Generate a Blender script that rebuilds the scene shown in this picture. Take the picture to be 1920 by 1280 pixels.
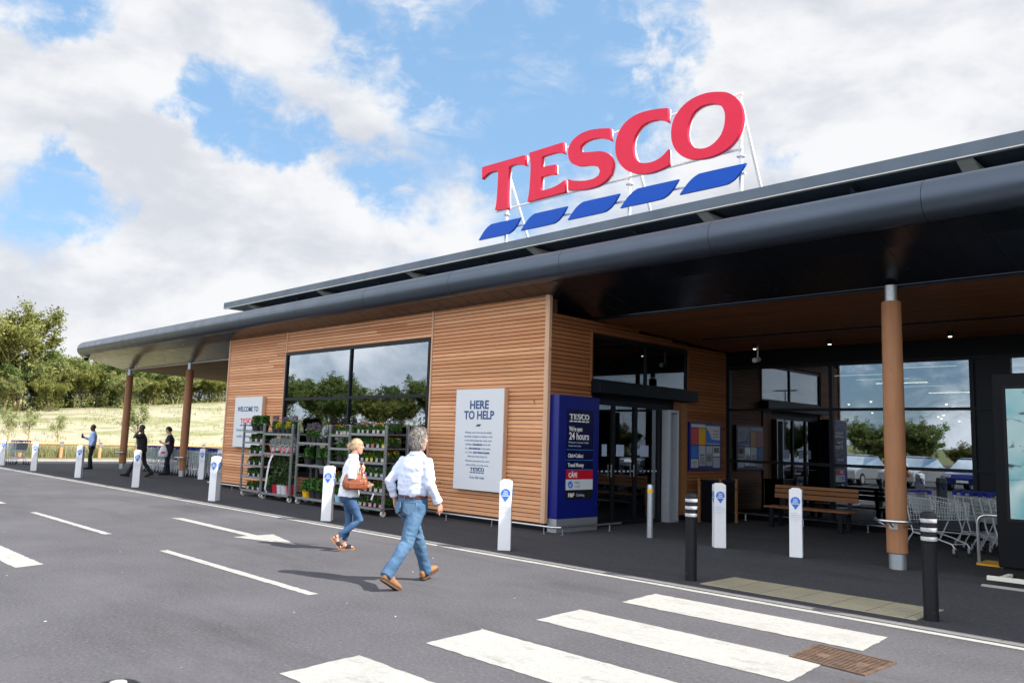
import bpy, bmesh, math, random
import numpy as np
from mathutils import Vector, Matrix, Euler, noise
from math import sin, cos, pi, radians, atan2, sqrt

for _o in list(bpy.data.objects): bpy.data.objects.remove(_o)
S = bpy.context.scene
COL = S.collection
random.seed(7)

# ---------------------------------------------------------------- camera
FPX = 1524.9
YAW, PITCH, ROLL = -0.793902, 0.121450, 0.0313580
camd = bpy.data.cameras.new('camera')
camd.sensor_width = 36.0
camd.lens = 36.0 * FPX / 1920.0
camd.clip_start = 0.05; camd.clip_end = 3000
cam = bpy.data.objects.new('camera', camd); COL.objects.link(cam)
fw = Vector((sin(YAW)*cos(PITCH), cos(YAW)*cos(PITCH), sin(PITCH)))
r0 = Vector((cos(YAW), -sin(YAW), 0)); u0 = r0.cross(fw)
rt = r0*cos(ROLL) + u0*sin(ROLL); up = -r0*sin(ROLL) + u0*cos(ROLL)
m = Matrix.Identity(4)
for i in range(3):
    m[i][0] = rt[i]; m[i][1] = up[i]; m[i][2] = -fw[i]
m.translation = (0, 0, 1.67)
cam.matrix_world = m
S.camera = cam
camd.dof.use_dof = True
camd.dof.focus_distance = 10.5
camd.dof.aperture_fstop = 4.5

# ---------------------------------------------------------------- light and sky
SUN_AZ = atan2(0.92, 0.39); SUN_EL = radians(45)
EXPO = 1.15
SKY_STR = 0.1
sd = bpy.data.lights.new('sun', 'SUN'); sd.energy = 4.2; sd.angle = radians(0.55); sd.color = (1.0, 0.95, 0.87)
so = bpy.data.objects.new('sun', sd); COL.objects.link(so)
sv = Vector((sin(SUN_AZ)*cos(SUN_EL), cos(SUN_AZ)*cos(SUN_EL), sin(SUN_EL)))
so.rotation_euler = (-sv).to_track_quat('-Z', 'Y').to_euler()
so.location = sv*50

W = bpy.data.worlds.new('World'); S.world = W; W.use_nodes = True
def build_world():
    nt = W.node_tree; nt.nodes.clear(); N = nt.nodes; L = nt.links
    out = N.new('ShaderNodeOutputWorld'); bg = N.new('ShaderNodeBackground'); bg.inputs['Strength'].default_value = SKY_STR
    L.new(bg.outputs[0], out.inputs[0])
    sky = N.new('ShaderNodeTexSky'); sky.sky_type = 'NISHITA'; sky.sun_disc = False
    sky.sun_elevation = SUN_EL; sky.sun_rotation = SUN_AZ; sky.air_density = 1.0; sky.dust_density = 0.6; sky.ozone_density = 2.0
    tc = N.new('ShaderNodeTexCoord')
    D = tc.outputs['Generated']
    def math_(op, a, b=None, c=None):
        n = N.new('ShaderNodeMath'); n.operation = op
        for i, v in enumerate((a, b, c)):
            if v is None: continue
            if isinstance(v, (int, float)): n.inputs[i].default_value = v
            else: L.new(v, n.inputs[i])
        return n.outputs[0]
    def mapr(v, a, b, c=0.0, d=1.0, smooth=True):
        n = N.new('ShaderNodeMapRange'); n.interpolation_type = 'SMOOTHSTEP' if smooth else 'LINEAR'
        L.new(v, n.inputs[0])
        for i, q in enumerate((a, b, c, d)): n.inputs[i+1].default_value = q
        return n.outputs[0]
    def noise_(vec, scale, det, rough, dist=0.0, off=(0, 0, 0), sc=(1, 1, 1)):
        mp = N.new('ShaderNodeMapping'); mp.inputs['Location'].default_value = off; mp.inputs['Scale'].default_value = sc
        L.new(vec, mp.inputs[0])
        n = N.new('ShaderNodeTexNoise'); n.inputs['Scale'].default_value = scale; n.inputs['Detail'].default_value = det
        n.inputs['Roughness'].default_value = rough; n.inputs['Distortion'].default_value = dist
        L.new(mp.outputs[0], n.inputs['Vector']); return n.outputs['Fac']
    # cloud cover: fractal noise plus broad banks and gaps, each a direction on the sky
    base = noise_(D, 5.0, 10, 0.60, 0.35, (3.1, 1.7, 0.4), (1, 1, 1.9))
    acc = math_('MULTIPLY_ADD', math_('SUBTRACT', base, 0.5), 7.0, 0.15)
    wn = N.new('ShaderNodeTexNoise'); wn.inputs['Scale'].default_value = 9.0; wn.inputs['Detail'].default_value = 7; wn.inputs['Roughness'].default_value = .62
    L.new(D, wn.inputs['Vector'])
    w1 = N.new('ShaderNodeVectorMath'); w1.operation = 'SUBTRACT'; L.new(wn.outputs['Color'], w1.inputs[0]); w1.inputs[1].default_value = (.5, .5, .5)
    w2 = N.new('ShaderNodeVectorMath'); w2.operation = 'MULTIPLY_ADD'; L.new(w1.outputs[0], w2.inputs[0]); w2.inputs[1].default_value = (.20, .20, .20); L.new(D, w2.inputs[2])
    for (dx, dy, dz, rad, wgt) in SKY_BLOBS:
        dp = N.new('ShaderNodeVectorMath'); dp.operation = 'DISTANCE'
        L.new(w2.outputs[0], dp.inputs[0]); dp.inputs[1].default_value = (dx, dy, dz)
        acc = math_('MULTIPLY_ADD', mapr(dp.outputs['Value'], 0.0, rad, 1.0, 0.0), wgt, acc)
    veil = noise_(D, 11.0, 9, 0.62, 0.5, (1.2, 4.4, 2.0), (1, 1.25, 2.6))
    veil = mapr(veil, 0.47, 0.72, 0.0, 0.78)
    mask = math_('MAXIMUM', mapr(acc, -1.35, 0.85), math_('MULTIPLY', veil, mapr(acc, -3.6, -0.6)))
    thick = mapr(acc, 0.1, 1.5)
    # billows: brightness inside the clouds
    b1 = noise_(D, 7.0, 8, 0.58, 0.3, (0, 0, 0), (1, 1, 2.0))
    b2 = noise_(D, 7.0, 8, 0.58, 0.3, (0.06, 0.03, 0.11), (1, 1, 2.0))
    rel = math_('MULTIPLY_ADD', math_('SUBTRACT', b1, b2), 3.4, 0.6)
    b3 = noise_(D, 2.6, 4, 0.5, 0.0, (7.3, 2.2, 5.0), (1, 1, 2.2))
    sh = math_('ADD', math_('MULTIPLY', rel, 0.45), math_('MULTIPLY_ADD', math_('SUBTRACT', b3, 0.5), -2.2, 0.42))
    shade = mapr(sh, 0.15, 0.9, 0.0, 1.0)
    cr = N.new('ShaderNodeMix'); cr.data_type = 'RGBA'
    L.new(shade, cr.inputs['Factor'])
    cr.inputs['A'].default_value = (3.15, 3.27, 3.58, 1); cr.inputs['B'].default_value = (4.25, 4.3, 4.4, 1)
    # clouds behind the camera brightened: added fill for the shaded facade and court
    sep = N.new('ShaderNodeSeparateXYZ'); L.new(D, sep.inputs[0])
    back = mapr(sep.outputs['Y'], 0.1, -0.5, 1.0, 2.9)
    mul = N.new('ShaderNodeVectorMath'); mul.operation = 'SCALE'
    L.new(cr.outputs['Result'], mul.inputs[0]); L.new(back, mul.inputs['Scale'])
    # the blue: Nishita, paled a little by thin high haze
    hz = N.new('ShaderNodeMix'); hz.data_type = 'RGBA'; hz.inputs['Factor'].default_value = 0.62
    L.new(sky.outputs[0], hz.inputs['A']); hz.inputs['B'].default_value = (1.45, 2.65, 4.15, 1)
    mx = N.new('ShaderNodeMix'); mx.data_type = 'RGBA'
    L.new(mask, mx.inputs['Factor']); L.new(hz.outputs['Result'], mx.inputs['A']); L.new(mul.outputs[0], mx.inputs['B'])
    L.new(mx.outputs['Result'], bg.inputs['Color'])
SKY_BLOBS = [(-0.8899, 0.2038, 0.4082, 0.0707, -1.36), (-0.8663, 0.2583, 0.4275, 0.0566, -0.765), (-0.8535, 0.3829, 0.3534, 0.1132, -1.275), (-0.8711, 0.3356, 0.3586, 0.066, -1.02), (-0.8451, 0.4337, 0.3125, 0.0849, -1.105), (-0.944, 0.2179, 0.2477, 0.0943, -1.87), (-0.9307, 0.2772, 0.2388, 0.0943, -1.87), (-0.9306, 0.2423, 0.2743, 0.0566, -1.02), (-0.7524, 0.46, 0.4714, 0.1037, -1.53), (-0.7454, 0.4963, 0.4451, 0.0754, -1.02), (-0.6746, 0.5704, 0.4686, 0.1226, -1.36), (-0.6542, 0.6297, 0.4189, 0.1602, -1.445), (-0.606, 0.6688, 0.4307, 0.1791, -1.53), (-0.5691, 0.7227, 0.3923, 0.1414, -1.36), (-0.6313, 0.6906, 0.3529, 0.1226, -1.105), (-0.7411, 0.5943, 0.3123, 0.1037, -1.36), (-0.7888, 0.5359, 0.301, 0.0849, -1.19), (-0.8028, 0.4987, 0.3269, 0.066, -0.935), (-0.5249, 0.7026, 0.4804, 0.1037, -1.275), (-0.4375, 0.8302, 0.3454, 0.0566, -1.7), (-0.4185, 0.8496, 0.321, 0.066, -1.36), (-0.861, 0.4897, 0.1376, 0.0754, -0.765), (-0.7378, 0.5467, 0.396, 0.066, -0.85), (-0.5746, 0.6687, 0.4719, 0.1132, -1.02), (-0.6889, 0.6405, 0.3394, 0.0754, -1.02), (-0.8256, 0.4554, 0.3331, 0.0566, -0.765), (-0.8287, 0.428, 0.3607, 0.0754, 0.85), (-0.8559, 0.3013, 0.4203, 0.2168, 1.02), (-0.9226, 0.1949, 0.333, 0.2073, 1.19), (-0.9002, 0.2925, 0.3227, 0.1414, 1.275), (-0.9062, 0.3546, 0.2303, 0.2262, 1.275), (-0.8279, 0.5057, 0.2427, 0.2168, 1.36), (-0.7381, 0.6097, 0.289, 0.1037, 1.53), (-0.9569, 0.2508, 0.1467, 0.2828, 1.19), (-0.9013, 0.4011, 0.1638, 0.2073, 1.105), (-0.7508, 0.5506, 0.3649, 0.0943, 0.765), (-0.7925, 0.4587, 0.4018, 0.1132, 0.68), (-0.3341, 0.8466, 0.4142, 0.3488, 1.7), (-0.2577, 0.9004, 0.3504, 0.3111, 1.53), (-0.4708, 0.7487, 0.4667, 0.1226, 0.68), (-0.7155, 0.5508, 0.4297, 0.0849, 0.425), (-0.9706, 0.2244, 0.0872, 0.0566, 1.02), (-0.6116, 0.6276, 0.4817, 0.0566, 0.425), (-0.4962, 0.7559, 0.4271, 0.1132, 0.51), (-0.8372, 0.5352, 0.1122, 0.1508, 0.85), (-0.5393, 0.7778, 0.3226, 0.1037, 0.68), (-0.1982, 0.8727, 0.4463, 0.2828, 0.85), (-0.8808, 0.3688, 0.2968, 0.066, 0.68), (-0.9361, 0.2516, 0.2456, 0.1377, -1.6), (-0.9226, 0.3019, 0.2399, 0.101, -1.0), (-0.856, 0.3848, 0.3452, 0.1285, -1.4), (-0.8705, 0.3416, 0.3542, 0.0826, -0.9), (-0.8287, 0.458, 0.3217, 0.1193, -1.3), (-0.7801, 0.5446, 0.3079, 0.1102, -1.2), (-0.7105, 0.6172, 0.338, 0.1561, -1.3), (-0.8908, 0.2043, 0.4058, 0.0826, -1.0), (-0.5566, 0.7265, 0.403, 0.1193, -0.8), (-0.7024, 0.5383, 0.4657, 0.1469, 0.55), (-0.6237, 0.6418, 0.4461, 0.1102, 0.5), (-0.846, 0.4734, 0.2454, 0.1652, 0.8), (-0.3975, 0.9013, 0.1724, 0.1836, 0.8), (-0.3831, -0.9206, 0.0757, 0.1102, -1.8), (-0.3021, -0.9493, 0.0871, 0.0643, -1.3), (-0.4324, -0.893, 0.1246, 0.101, -1.0)]
build_world()
S.view_settings.view_transform = 'Standard'; S.view_settings.look = 'None'
S.view_settings.gamma = 1.0; S.view_settings.use_curve_mapping = False
S.view_settings.exposure = EXPO
S.render.engine = 'CYCLES'
S.cycles.max_bounces = 7; S.cycles.diffuse_bounces = 3; S.cycles.glossy_bounces = 3; S.cycles.transmission_bounces = 4; S.cycles.transparent_max_bounces = 10
S.cycles.use_denoising = True
S.cycles.caustics_reflective = False; S.cycles.caustics_refractive = False

# ---------------------------------------------------------------- materials
class Mt:
    """small helper round one node material"""
    def __init__(s, name):
        s.m = bpy.data.materials.new(name); s.m.use_nodes = True
        s.nt = s.m.node_tree; s.N = s.nt.nodes; s.L = s.nt.links
        s.p = s.N['Principled BSDF']; s.tc = None
    def coord(s, kind='Object'):
        if s.tc is None: s.tc = s.N.new('ShaderNodeTexCoord')
        return s.tc.outputs[kind]
    def noise(s, scale, det=4, rough=.55, sc=(1, 1, 1), kind='Object', dist=0.):
        mp = s.N.new('ShaderNodeMapping'); mp.inputs['Scale'].default_value = sc; s.L.new(s.coord(kind), mp.inputs[0])
        n = s.N.new('ShaderNodeTexNoise'); n.inputs['Scale'].default_value = scale; n.inputs['Detail'].default_value = det
        n.inputs['Roughness'].default_value = rough; n.inputs['Distortion'].default_value = dist
        s.L.new(mp.outputs[0], n.inputs['Vector']); return n.outputs['Fac']
    def rng(s, v, a, b, c=0., d=1.):
        n = s.N.new('ShaderNodeMapRange'); s.L.new(v, n.inputs[0])
        for i, q in enumerate((a, b, c, d)): n.inputs[i+1].default_value = q
        return n.outputs[0]
    def mix(s, f, a, b, mode='MIX'):
        n = s.N.new('ShaderNodeMix'); n.data_type = 'RGBA'; n.blend_type = mode
        for key, v in (('Factor', f), ('A', a), ('B', b)):
            if isinstance(v, (int, float)): n.inputs[key].default_value = v
            elif isinstance(v, tuple): n.inputs[key].default_value = (*v[:3], 1)
            else: s.L.new(v, n.inputs[key])
        return n.outputs['Result']
    def attr(s, name):
        n = s.N.new('ShaderNodeAttribute'); n.attribute_name = name; return n
    def col(s, c):
        if isinstance(c, tuple): s.p.inputs['Base Color'].default_value = (*c[:3], 1)
        else: s.L.new(c, s.p.inputs['Base Color'])
        return s
    def set(s, **k):
        for a, v in k.items():
            key = {'rough': 'Roughness', 'metal': 'Metallic', 'spec': 'Specular IOR Level', 'coat': 'Coat Weight', 'sss': 'Subsurface Weight', 'trans': 'Transmission Weight', 'alpha': 'Alpha', 'sheen': 'Sheen Weight', 'emis': 'Emission Strength'}[a]
            if isinstance(v, (int, float)): s.p.inputs[key].default_value = v
            else: s.L.new(v, s.p.inputs[key])
        return s
    def emit(s, c, st):
        s.p.inputs['Emission Color'].default_value = (*c, 1); s.p.inputs['Emission Strength'].default_value = st; return s
    def bump(s, h, strength=.3, dist=.01):
        n = s.N.new('ShaderNodeBump'); n.inputs['Strength'].default_value = strength; n.inputs['Distance'].default_value = dist
        s.L.new(h, n.inputs['Height']); s.L.new(n.outputs[0], s.p.inputs['Normal']); return s

def plain(name, c, rough=.5, metal=0., var=.12, scale=9., bump=0., **k):
    t = Mt(name); n = t.noise(scale, 5, .6)
    d = tuple(x*(1-var) for x in c); e = tuple(min(1, x*(1+var)) for x in c)
    t.col(t.mix(n, d, e)).set(rough=rough, metal=metal, **k)
    if bump: t.bump(t.noise(scale*6, 4, .6), bump, .003)
    return t.m
M = {}
def mk_materials():
    # tarmac of the car park: pale and worn, with aggregate, stains and pale specks
    def tarmac(name, dark, light, fine, worn):
        t = Mt(name)
        f1 = t.noise(60, 7, .85); f2 = t.noise(.55, 5, .6); f3 = t.noise(1.1, 7, .7, (.22, 1, 1)); f4 = t.noise(31, 3, .5)
        c = t.mix(t.rng(f1, .36, .66), dark, light); c = t.mix(t.rng(f4, .56, .70, 0, .45), c, tuple(x*1.6 for x in light)); c = t.mix(t.rng(f4, .42, .32, 0, .55), c, tuple(x*.5 for x in dark))
        c = t.mix(t.rng(f2, .35, .7, 0, worn), c, tuple(x*1.25 for x in light))
        c = t.mix(t.rng(f3, .52, .72, 0, .45), c, tuple(x*.72 for x in dark))
        v = t.N.new('ShaderNodeTexVoronoi'); v.feature = 'DISTANCE_TO_EDGE'; v.inputs['Scale'].default_value = fine
        t.L.new(t.coord(), v.inputs['Vector'])
        v2 = t.N.new('ShaderNodeTexVoronoi'); v2.inputs['Scale'].default_value = 1.7; t.L.new(t.coord(), v2.inputs['Vector'])
        speck = t.rng(v2.outputs['Distance'], .0, .028, 1, 0)
        c = t.mix(t.rng(speck, .1, .4), c, (.34, .33, .30))
        t.col(c).set(rough=.9, spec=.22)
        t.bump(f1, .55, .006); return t.m
    M['road'] = tarmac('road_tarmac', (.044, .043, .048), (.106, .104, .115), 60, .45)
    M['pave'] = tarmac('forecourt_tarmac', (.028, .0275, .031), (.068, .067, .073), 70, .25)
    t = Mt('road_paint'); n = t.noise(14, 7, .7); n2 = t.noise(70, 4, .7)
    c = t.mix(t.rng(n, .3, .62), (.29, .285, .27), (.365, .36, .345)); c = t.mix(t.rng(n2, .56, .68, 0, .75), c, (.14, .137, .135)); c = t.mix(t.rng(t.noise(4.5, 7, .75, (.5, 1, 1)), .56, .64, 0, .55), c, (.17, .165, .16)); c = t.mix(t.rng(t.noise(1.7, 6, .7), .5, .75, 0, .4), c, (.20, .195, .185))
    t.col(c).set(rough=.75).bump(n2, .3, .003); M['paint'] = t.m
    M['edging'] = plain('forecourt_edging', (.15, .145, .145), .85, var=.3, scale=6, bump=.4)
    M['kerb'] = plain('kerb_concrete', (.36, .35, .33), .85, var=.2, scale=6, bump=.4)
    t = Mt('tactile_paving'); n = t.noise(1.2, 5, .6); v = t.N.new('ShaderNodeTexBrick'); v.offset = 0; v.inputs['Scale'].default_value = 1.0
    v.inputs['Brick Width'].default_value = .4; v.inputs['Row Height'].default_value = .4; v.inputs['Mortar Size'].default_value = .006
    v.inputs['Color1'].default_value = (.40, .355, .25, 1); v.inputs['Color2'].default_value = (.35, .31, .215, 1); v.inputs['Mortar'].default_value = (.24, .21, .15, 1)
    t.L.new(t.coord(), v.inputs['Vector']); t.col(t.mix(t.rng(n, .35, .7, 0, .5), v.outputs['Color'], (.24, .215, .16))).set(rough=.85).bump(t.noise(60, 4, .6), .4, .003); M['tactile'] = t.m
    # larch cladding: each board has its own tone in the attribute "tone", grain and knots run along it
    def larch(name, c0, c1, c2, grain=(0.35, 1, 9)):
        t = Mt(name); a = t.attr('tone'); g = t.noise(7, 7, .65, grain, dist=.4); k = t.noise(5.5, 2, .5, (1, 1, 1.6))
        c = t.mix(a.outputs['Fac'], c0, c1); c = t.mix(t.rng(g, .38, .68), c, c2, 'MIX') if False else t.mix(t.rng(g, .36, .70, 0, .48), c, c2)
        c = t.mix(t.rng(k, .70, .76, 0, .75), c, (.13, .05, .022))
        st = t.noise(.55, 5, .6, (.5, 1, 1.4)); c = t.mix(t.rng(st, .42, .72, 0, .38), c, tuple(x*.62 for x in c0))
        st2 = t.noise(2.4, 5, .65, (6, 6, .5)); c = t.mix(t.rng(st2, .56, .76, 0, .28), c, (.30, .235, .18))
        t.col(c).set(rough=.62, spec=.3).bump(g, .25, .004); return t.m
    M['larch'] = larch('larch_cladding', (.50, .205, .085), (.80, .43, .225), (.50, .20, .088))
    M['larch_shade'] = larch('larch_cladding_return_shaded', (.24, .085, .03), (.44, .18, .072), (.22, .07, .024), (1, .35, 9))  # same larch as the facade, with shade put into its colour
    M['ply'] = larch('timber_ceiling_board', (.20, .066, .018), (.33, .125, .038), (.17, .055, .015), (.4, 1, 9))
    M['trimwood'] = larch('larch_trim', (.58, .36, .23), (.66, .43, .29), (.50, .29, .18), (3, 3, .4))
    M['benchwood'] = larch('bench_timber', (.26, .115, .045), (.40, .20, .09), (.20, .08, .03), (.4, 3, 3))
    M['rackmetal'] = plain('rack_metal', (.23, .24, .25), .6, .55, var=.3, scale=18)
    M['glulam'] = larch('glulam_column', (.34, .155, .072), (.46, .23, .115), (.25, .105, .048), (3, 3, .3))
    M['railwood'] = larch('knee_rail_timber', (.52, .27, .12), (.66, .38, .19), (.40, .2, .1), (3, .4, 3))
    # slate grey metal sheet
    def sheet(name, c, rough, metal, seam=None):
        t = Mt(name); n = t.noise(1.1, 3, .5); t.col(t.mix(n, tuple(x*.86 for x in c), tuple(x*1.12 for x in c))).set(rough=t.rng(t.noise(2.3, 4, .6), .3, .7, rough*.85, rough*1.25), metal=metal)
        if seam:
            pass
        return t.m
    M['slate'] = sheet('slate_metal', (.066, .084, .112), .33, .6)
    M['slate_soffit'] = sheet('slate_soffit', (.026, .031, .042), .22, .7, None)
    M['slate_roof'] = sheet('slate_roof', (.095, .122, .155), .5, .3)
    M['frame'] = plain('window_frame_paint', (.007, .010, .015), .42, spec=.16)
    M['dark'] = plain('dark_panel', (.004, .005, .007), .5, spec=.12)
    M['plinth'] = plain('plinth_black', (.008, .009, .010), .7, spec=.2)
    M['white'] = plain('white_paint', (.80, .80, .79), .42, var=.05)
    M['cream'] = plain('cream_steel', (.66, .63, .55), .5, var=.06)
    M['steel'] = plain('stainless_steel', (.50, .51, .53), .28, .95, var=.08, scale=20)
    M['galv'] = plain('galvanised_steel', (.42, .45, .48), .42, .75, var=.22, scale=30)
    M['trolleyframe'] = plain('trolley_tube', (.60, .63, .67), .35, .3)
    M['cavity'] = plain('cladding_cavity', (.070, .032, .015), .9)
    M['wirework'] = plain('zinc_wire', (.58, .66, .66), .45, .2)
    M['casing'] = plain('door_casing', (.42, .45, .50), .35, .3)
    M['rubber'] = plain('black_rubber', (.012, .012, .013), .7)
    M['black_plastic'] = plain('black_plastic', (.016, .018, .022), .42, var=.2, scale=14)
    M['bluep'] = plain('blue_plastic', (.012, .030, .27), .38)
    M['totem'] = plain('royal_blue_panel', (.004, .010, .150), .3, .0, var=.05, scale=3, spec=.35)
    M['totem_dark'] = plain('navy_panel', (.003, .004, .045), .25, var=.03, spec=.3)
    M['navy'] = plain('navy_lettering', (.012, .060, .20), .5, var=.03)
    M['lblue'] = plain('pin_blue', (.025, .16, .62), .4, var=.04)
    M['cyanline'] = plain('cyan_rule', (.02, .17, .48), .4)
    M['greytext'] = plain('grey_lettering', (.16, .25, .36), .5)
    M['paletext'] = plain('pale_blue_text', (.46, .55, .72), .5)
    M['red'] = plain('red_lettering', (.66, .012, .055), .4, var=.04)
    t = Mt('red_acrylic'); t.col(t.mix(t.noise(3, 3, .5), (.72, .018, .055), (.80, .026, .075))).set(rough=.42, sss=.0, spec=.2); M['sign_red'] = t.m
    M['sign_blue'] = plain('blue_acrylic', (.004, .078, .46), .42, var=.06, scale=3, spec=.18)
    M['cafered'] = plain('cafe_red', (.50, .005, .02), .3, var=.02)
    M['signwhite'] = plain('sign_face_white', (.62, .64, .67), .45, var=.03, scale=2)
    M['sleeve'] = plain('bollard_sleeve', (.78, .79, .81), .5, var=.05, scale=5)
    M['yellow'] = plain('yellow_band', (.80, .42, .01), .4, var=.06)
    M['reflect'] = plain('reflective_band', (.42, .42, .44), .35, var=.15, scale=20)
    M['bollblack'] = plain('bollard_black', (.006, .007, .010), .42, var=.35, scale=12, spec=.25)
    # window glass: clear pane, sky and cars reflected in it
    def glass(name, refl, tint):
        t = Mt(name); N, L = t.N, t.L; N.remove(t.p)
        out = [n for n in N if n.type == 'OUTPUT_MATERIAL'][0]
        fr = N.new('ShaderNodeFresnel'); fr.inputs['IOR'].default_value = 1.55
        a = N.new('ShaderNodeMath'); a.operation = 'MULTIPLY_ADD'; a.inputs[1].default_value = 1.5; a.inputs[2].default_value = refl; a.use_clamp = True
        L.new(fr.outputs[0], a.inputs[0])
        g = N.new('ShaderNodeBsdfGlossy'); g.inputs['Roughness'].default_value = .0; g.inputs['Color'].default_value = (.86, .93, 1, 1)
        tr = N.new('ShaderNodeBsdfTransparent'); tr.inputs['Color'].default_value = (*tint, 1)
        mx = N.new('ShaderNodeMixShader'); L.new(a.outputs[0], mx.inputs[0]); L.new(tr.outputs[0], mx.inputs[1]); L.new(g.outputs[0], mx.inputs[2]); L.new(mx.outputs[0], out.inputs[0])
        return t.m
    M['glass'] = glass('window_glass', .17, (.45, .5, .52))
    M['glass_dark'] = glass('tinted_glass', .10, (.25, .28, .30))
    M['cab_glass'] = glass('car_glass', .12, (.12, .13, .14))
    M['striplight'] = Mt('strip_light').col((.9, .9, .85)).emit((1., .86, .62), .8).m
    M['spot'] = Mt('spot_light').col((.9, .9, .85)).emit((1., .85, .62), 4.).m
    t = Mt('advert_screen'); n1 = t.noise(1.1, 2, .4, (1, 1, 1), dist=.8); n2 = t.noise(2.6, 3, .5, (1, 1, 2.2), dist=1.2)
    c = t.mix(t.rng(n1, .40, .62), (.10, .42, .48), (.60, .76, .80)); c = t.mix(t.rng(n2, .58, .66), c, (.02, .06, .09)); c2 = t.mix(t.rng(n2, .30, .26, 0, 1), c, (.55, .03, .14))
    t.L.new(c2, t.p.inputs['Emission Color']); t.p.inputs['Emission Strength'].default_value = .30; t.col((.02, .02, .02)).set(rough=.1); M['screen'] = t.m
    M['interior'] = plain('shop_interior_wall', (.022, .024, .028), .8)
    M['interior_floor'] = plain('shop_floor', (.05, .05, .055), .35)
    M['shelf_grey'] = plain('shop_shelf', (.10, .11, .12), .5)
    # planting and ground
    t = Mt('bank_grass'); a1 = t.noise(.28, 6, .62, (1, .28, 1)); a2 = t.noise(1.6, 6, .7, (1, .3, 1)); a3 = t.noise(9, 4, .7)
    c = t.mix(t.rng(a3, .3, .7), (.26, .235, .17), (.43, .395, .30)); g = t.mix(t.rng(a3, .3, .7), (.11, .13, .045), (.24, .26, .11))
    add = t.N.new('ShaderNodeMath'); add.operation = 'ADD'; t.L.new(a1, add.inputs[0]); t.L.new(a2, add.inputs[1])
    gz = t.attr('green'); ad2 = t.N.new('ShaderNodeMath'); ad2.operation = 'MULTIPLY_ADD'; t.L.new(gz.outputs['Fac'], ad2.inputs[0]); ad2.inputs[1].default_value = .35; t.L.new(add.outputs[0], ad2.inputs[2])
    t.col(t.mix(t.rng(ad2.outputs[0], 0.96, 1.12, 0, .85), c, g)).set(rough=.95, spec=.1).bump(a3, .8, .08); M['bank'] = t.m
    M['mulch'] = plain('bark_mulch', (.11, .055, .035), .95, var=.5, scale=14, bump=.8)
    def leaf(name, c0, c1, tr=.35):
        t = Mt(name); a = t.attr('tone'); c = t.mix(a.outputs['Fac'], c0, c1)
        N, L = t.N, t.L; out = [n for n in N if n.type == 'OUTPUT_MATERIAL'][0]
        t.col(c).set(rough=.55, spec=.3)
        tl = N.new('ShaderNodeBsdfTranslucent'); L.new(c, tl.inputs['Color']); mx = N.new('ShaderNodeMixShader'); mx.inputs[0].default_value = tr
        L.new(t.p.outputs[0], mx.inputs[1]); L.new(tl.outputs[0], mx.inputs[2]); L.new(mx.outputs[0], out.inputs[0]); return t.m
    M['leaf_a'] = leaf('leaves_yellow_green', (.085, .105, .022), (.33, .335, .095))
    M['leaf_b'] = leaf('leaves_mid_green', (.07, .11, .025), (.29, .35, .11))
    M['leaf_c'] = leaf('leaves_deep_green', (.05, .085, .022), (.19, .25, .075))
    M['leaf_d'] = leaf('leaves_pale_green', (.12, .15, .04), (.38, .40, .16))
    M['plant_leaf'] = leaf('bedding_leaves', (.022, .062, .012), (.085, .22, .035), .2)
    M['plant_dark'] = leaf('shrub_leaves', (.010, .030, .008), (.035, .09, .02), .2)
    M['plant_grey'] = leaf('silver_leaves', (.30, .34, .32), (.60, .64, .62), .2)
    M['plant_yellow'] = leaf('golden_heather', (.34, .30, .01), (.62, .56, .03), .2)
    M['plant_purple'] = leaf('lavender_heads', (.10, .075, .10), (.26, .19, .24), .2)
    M['grassblade'] = leaf('long_grass', (.15, .165, .055), (.46, .43, .24))
    M['f_orange'] = leaf('orange_petals', (.75, .22, .01), (.85, .45, .02), .2)
    M['f_violet'] = leaf('violet_petals', (.16, .06, .38), (.34, .16, .60), .2)
    M['f_white'] = leaf('white_petals', (.7, .65, .7), (.85, .8, .85), .2)
    M['f_red'] = leaf('red_petals', (.50, .006, .01), (.75, .02, .02), .2)
    M['f_pink'] = leaf('pink_petals', (.62, .14, .28), (.8, .35, .5), .2)
    M['trunk'] = plain('bark', (.16, .12, .075), .9, var=.4, scale=6, bump=.8)
    M['trunk_pale'] = plain('lichen_bark', (.34, .27, .13), .9, var=.4, scale=3, bump=.8)
    M['pot'] = plain('black_pot', (.014, .014, .015), .55)
    M['potred'] = plain('red_pot', (.48, .012, .03), .4)
    M['potblue'] = plain('pale_blue_tub', (.30, .50, .66), .5)
    M['wrap'] = plain('plastic_sleeve', (.55, .58, .62), .25, var=.3, scale=25)
    for nm, c in (('pink', (.66, .30, .40)), ('red', (.60, .10, .10)), ('yel', (.68, .54, .05)), ('lil', (.42, .38, .55)), ('wht', (.50, .46, .42))):
        t = Mt('plant_label_'+nm); n = t.noise(26, 3, .6); t.col(t.mix(t.rng(n, .48, .56), c, tuple(.55*x+.08 for x in c))).set(rough=.4); M['lab_'+nm] = t.m
    # people
    M['skin'] = Mt('skin_fair'); t = M['skin']; a = t.attr('tone'); t.col(t.mix(a.outputs['Fac'], t.mix(t.noise(30, 4, .5), (.52, .27, .19), (.60, .33, .24)), (.42, .13, .11))).set(rough=.5, sss=.08); M['skin'] = t.m
    t = Mt('skin_dark'); a = t.attr('tone'); t.col(t.mix(a.outputs['Fac'], (.085, .040, .025), (.06, .02, .016))).set(rough=.45); M['skin_dark'] = t.m
    t = Mt('denim'); n = t.noise(8, 5, .6); w = t.noise(260, 2, .5, (1, 1, .3)); a = t.attr('tone')
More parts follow.
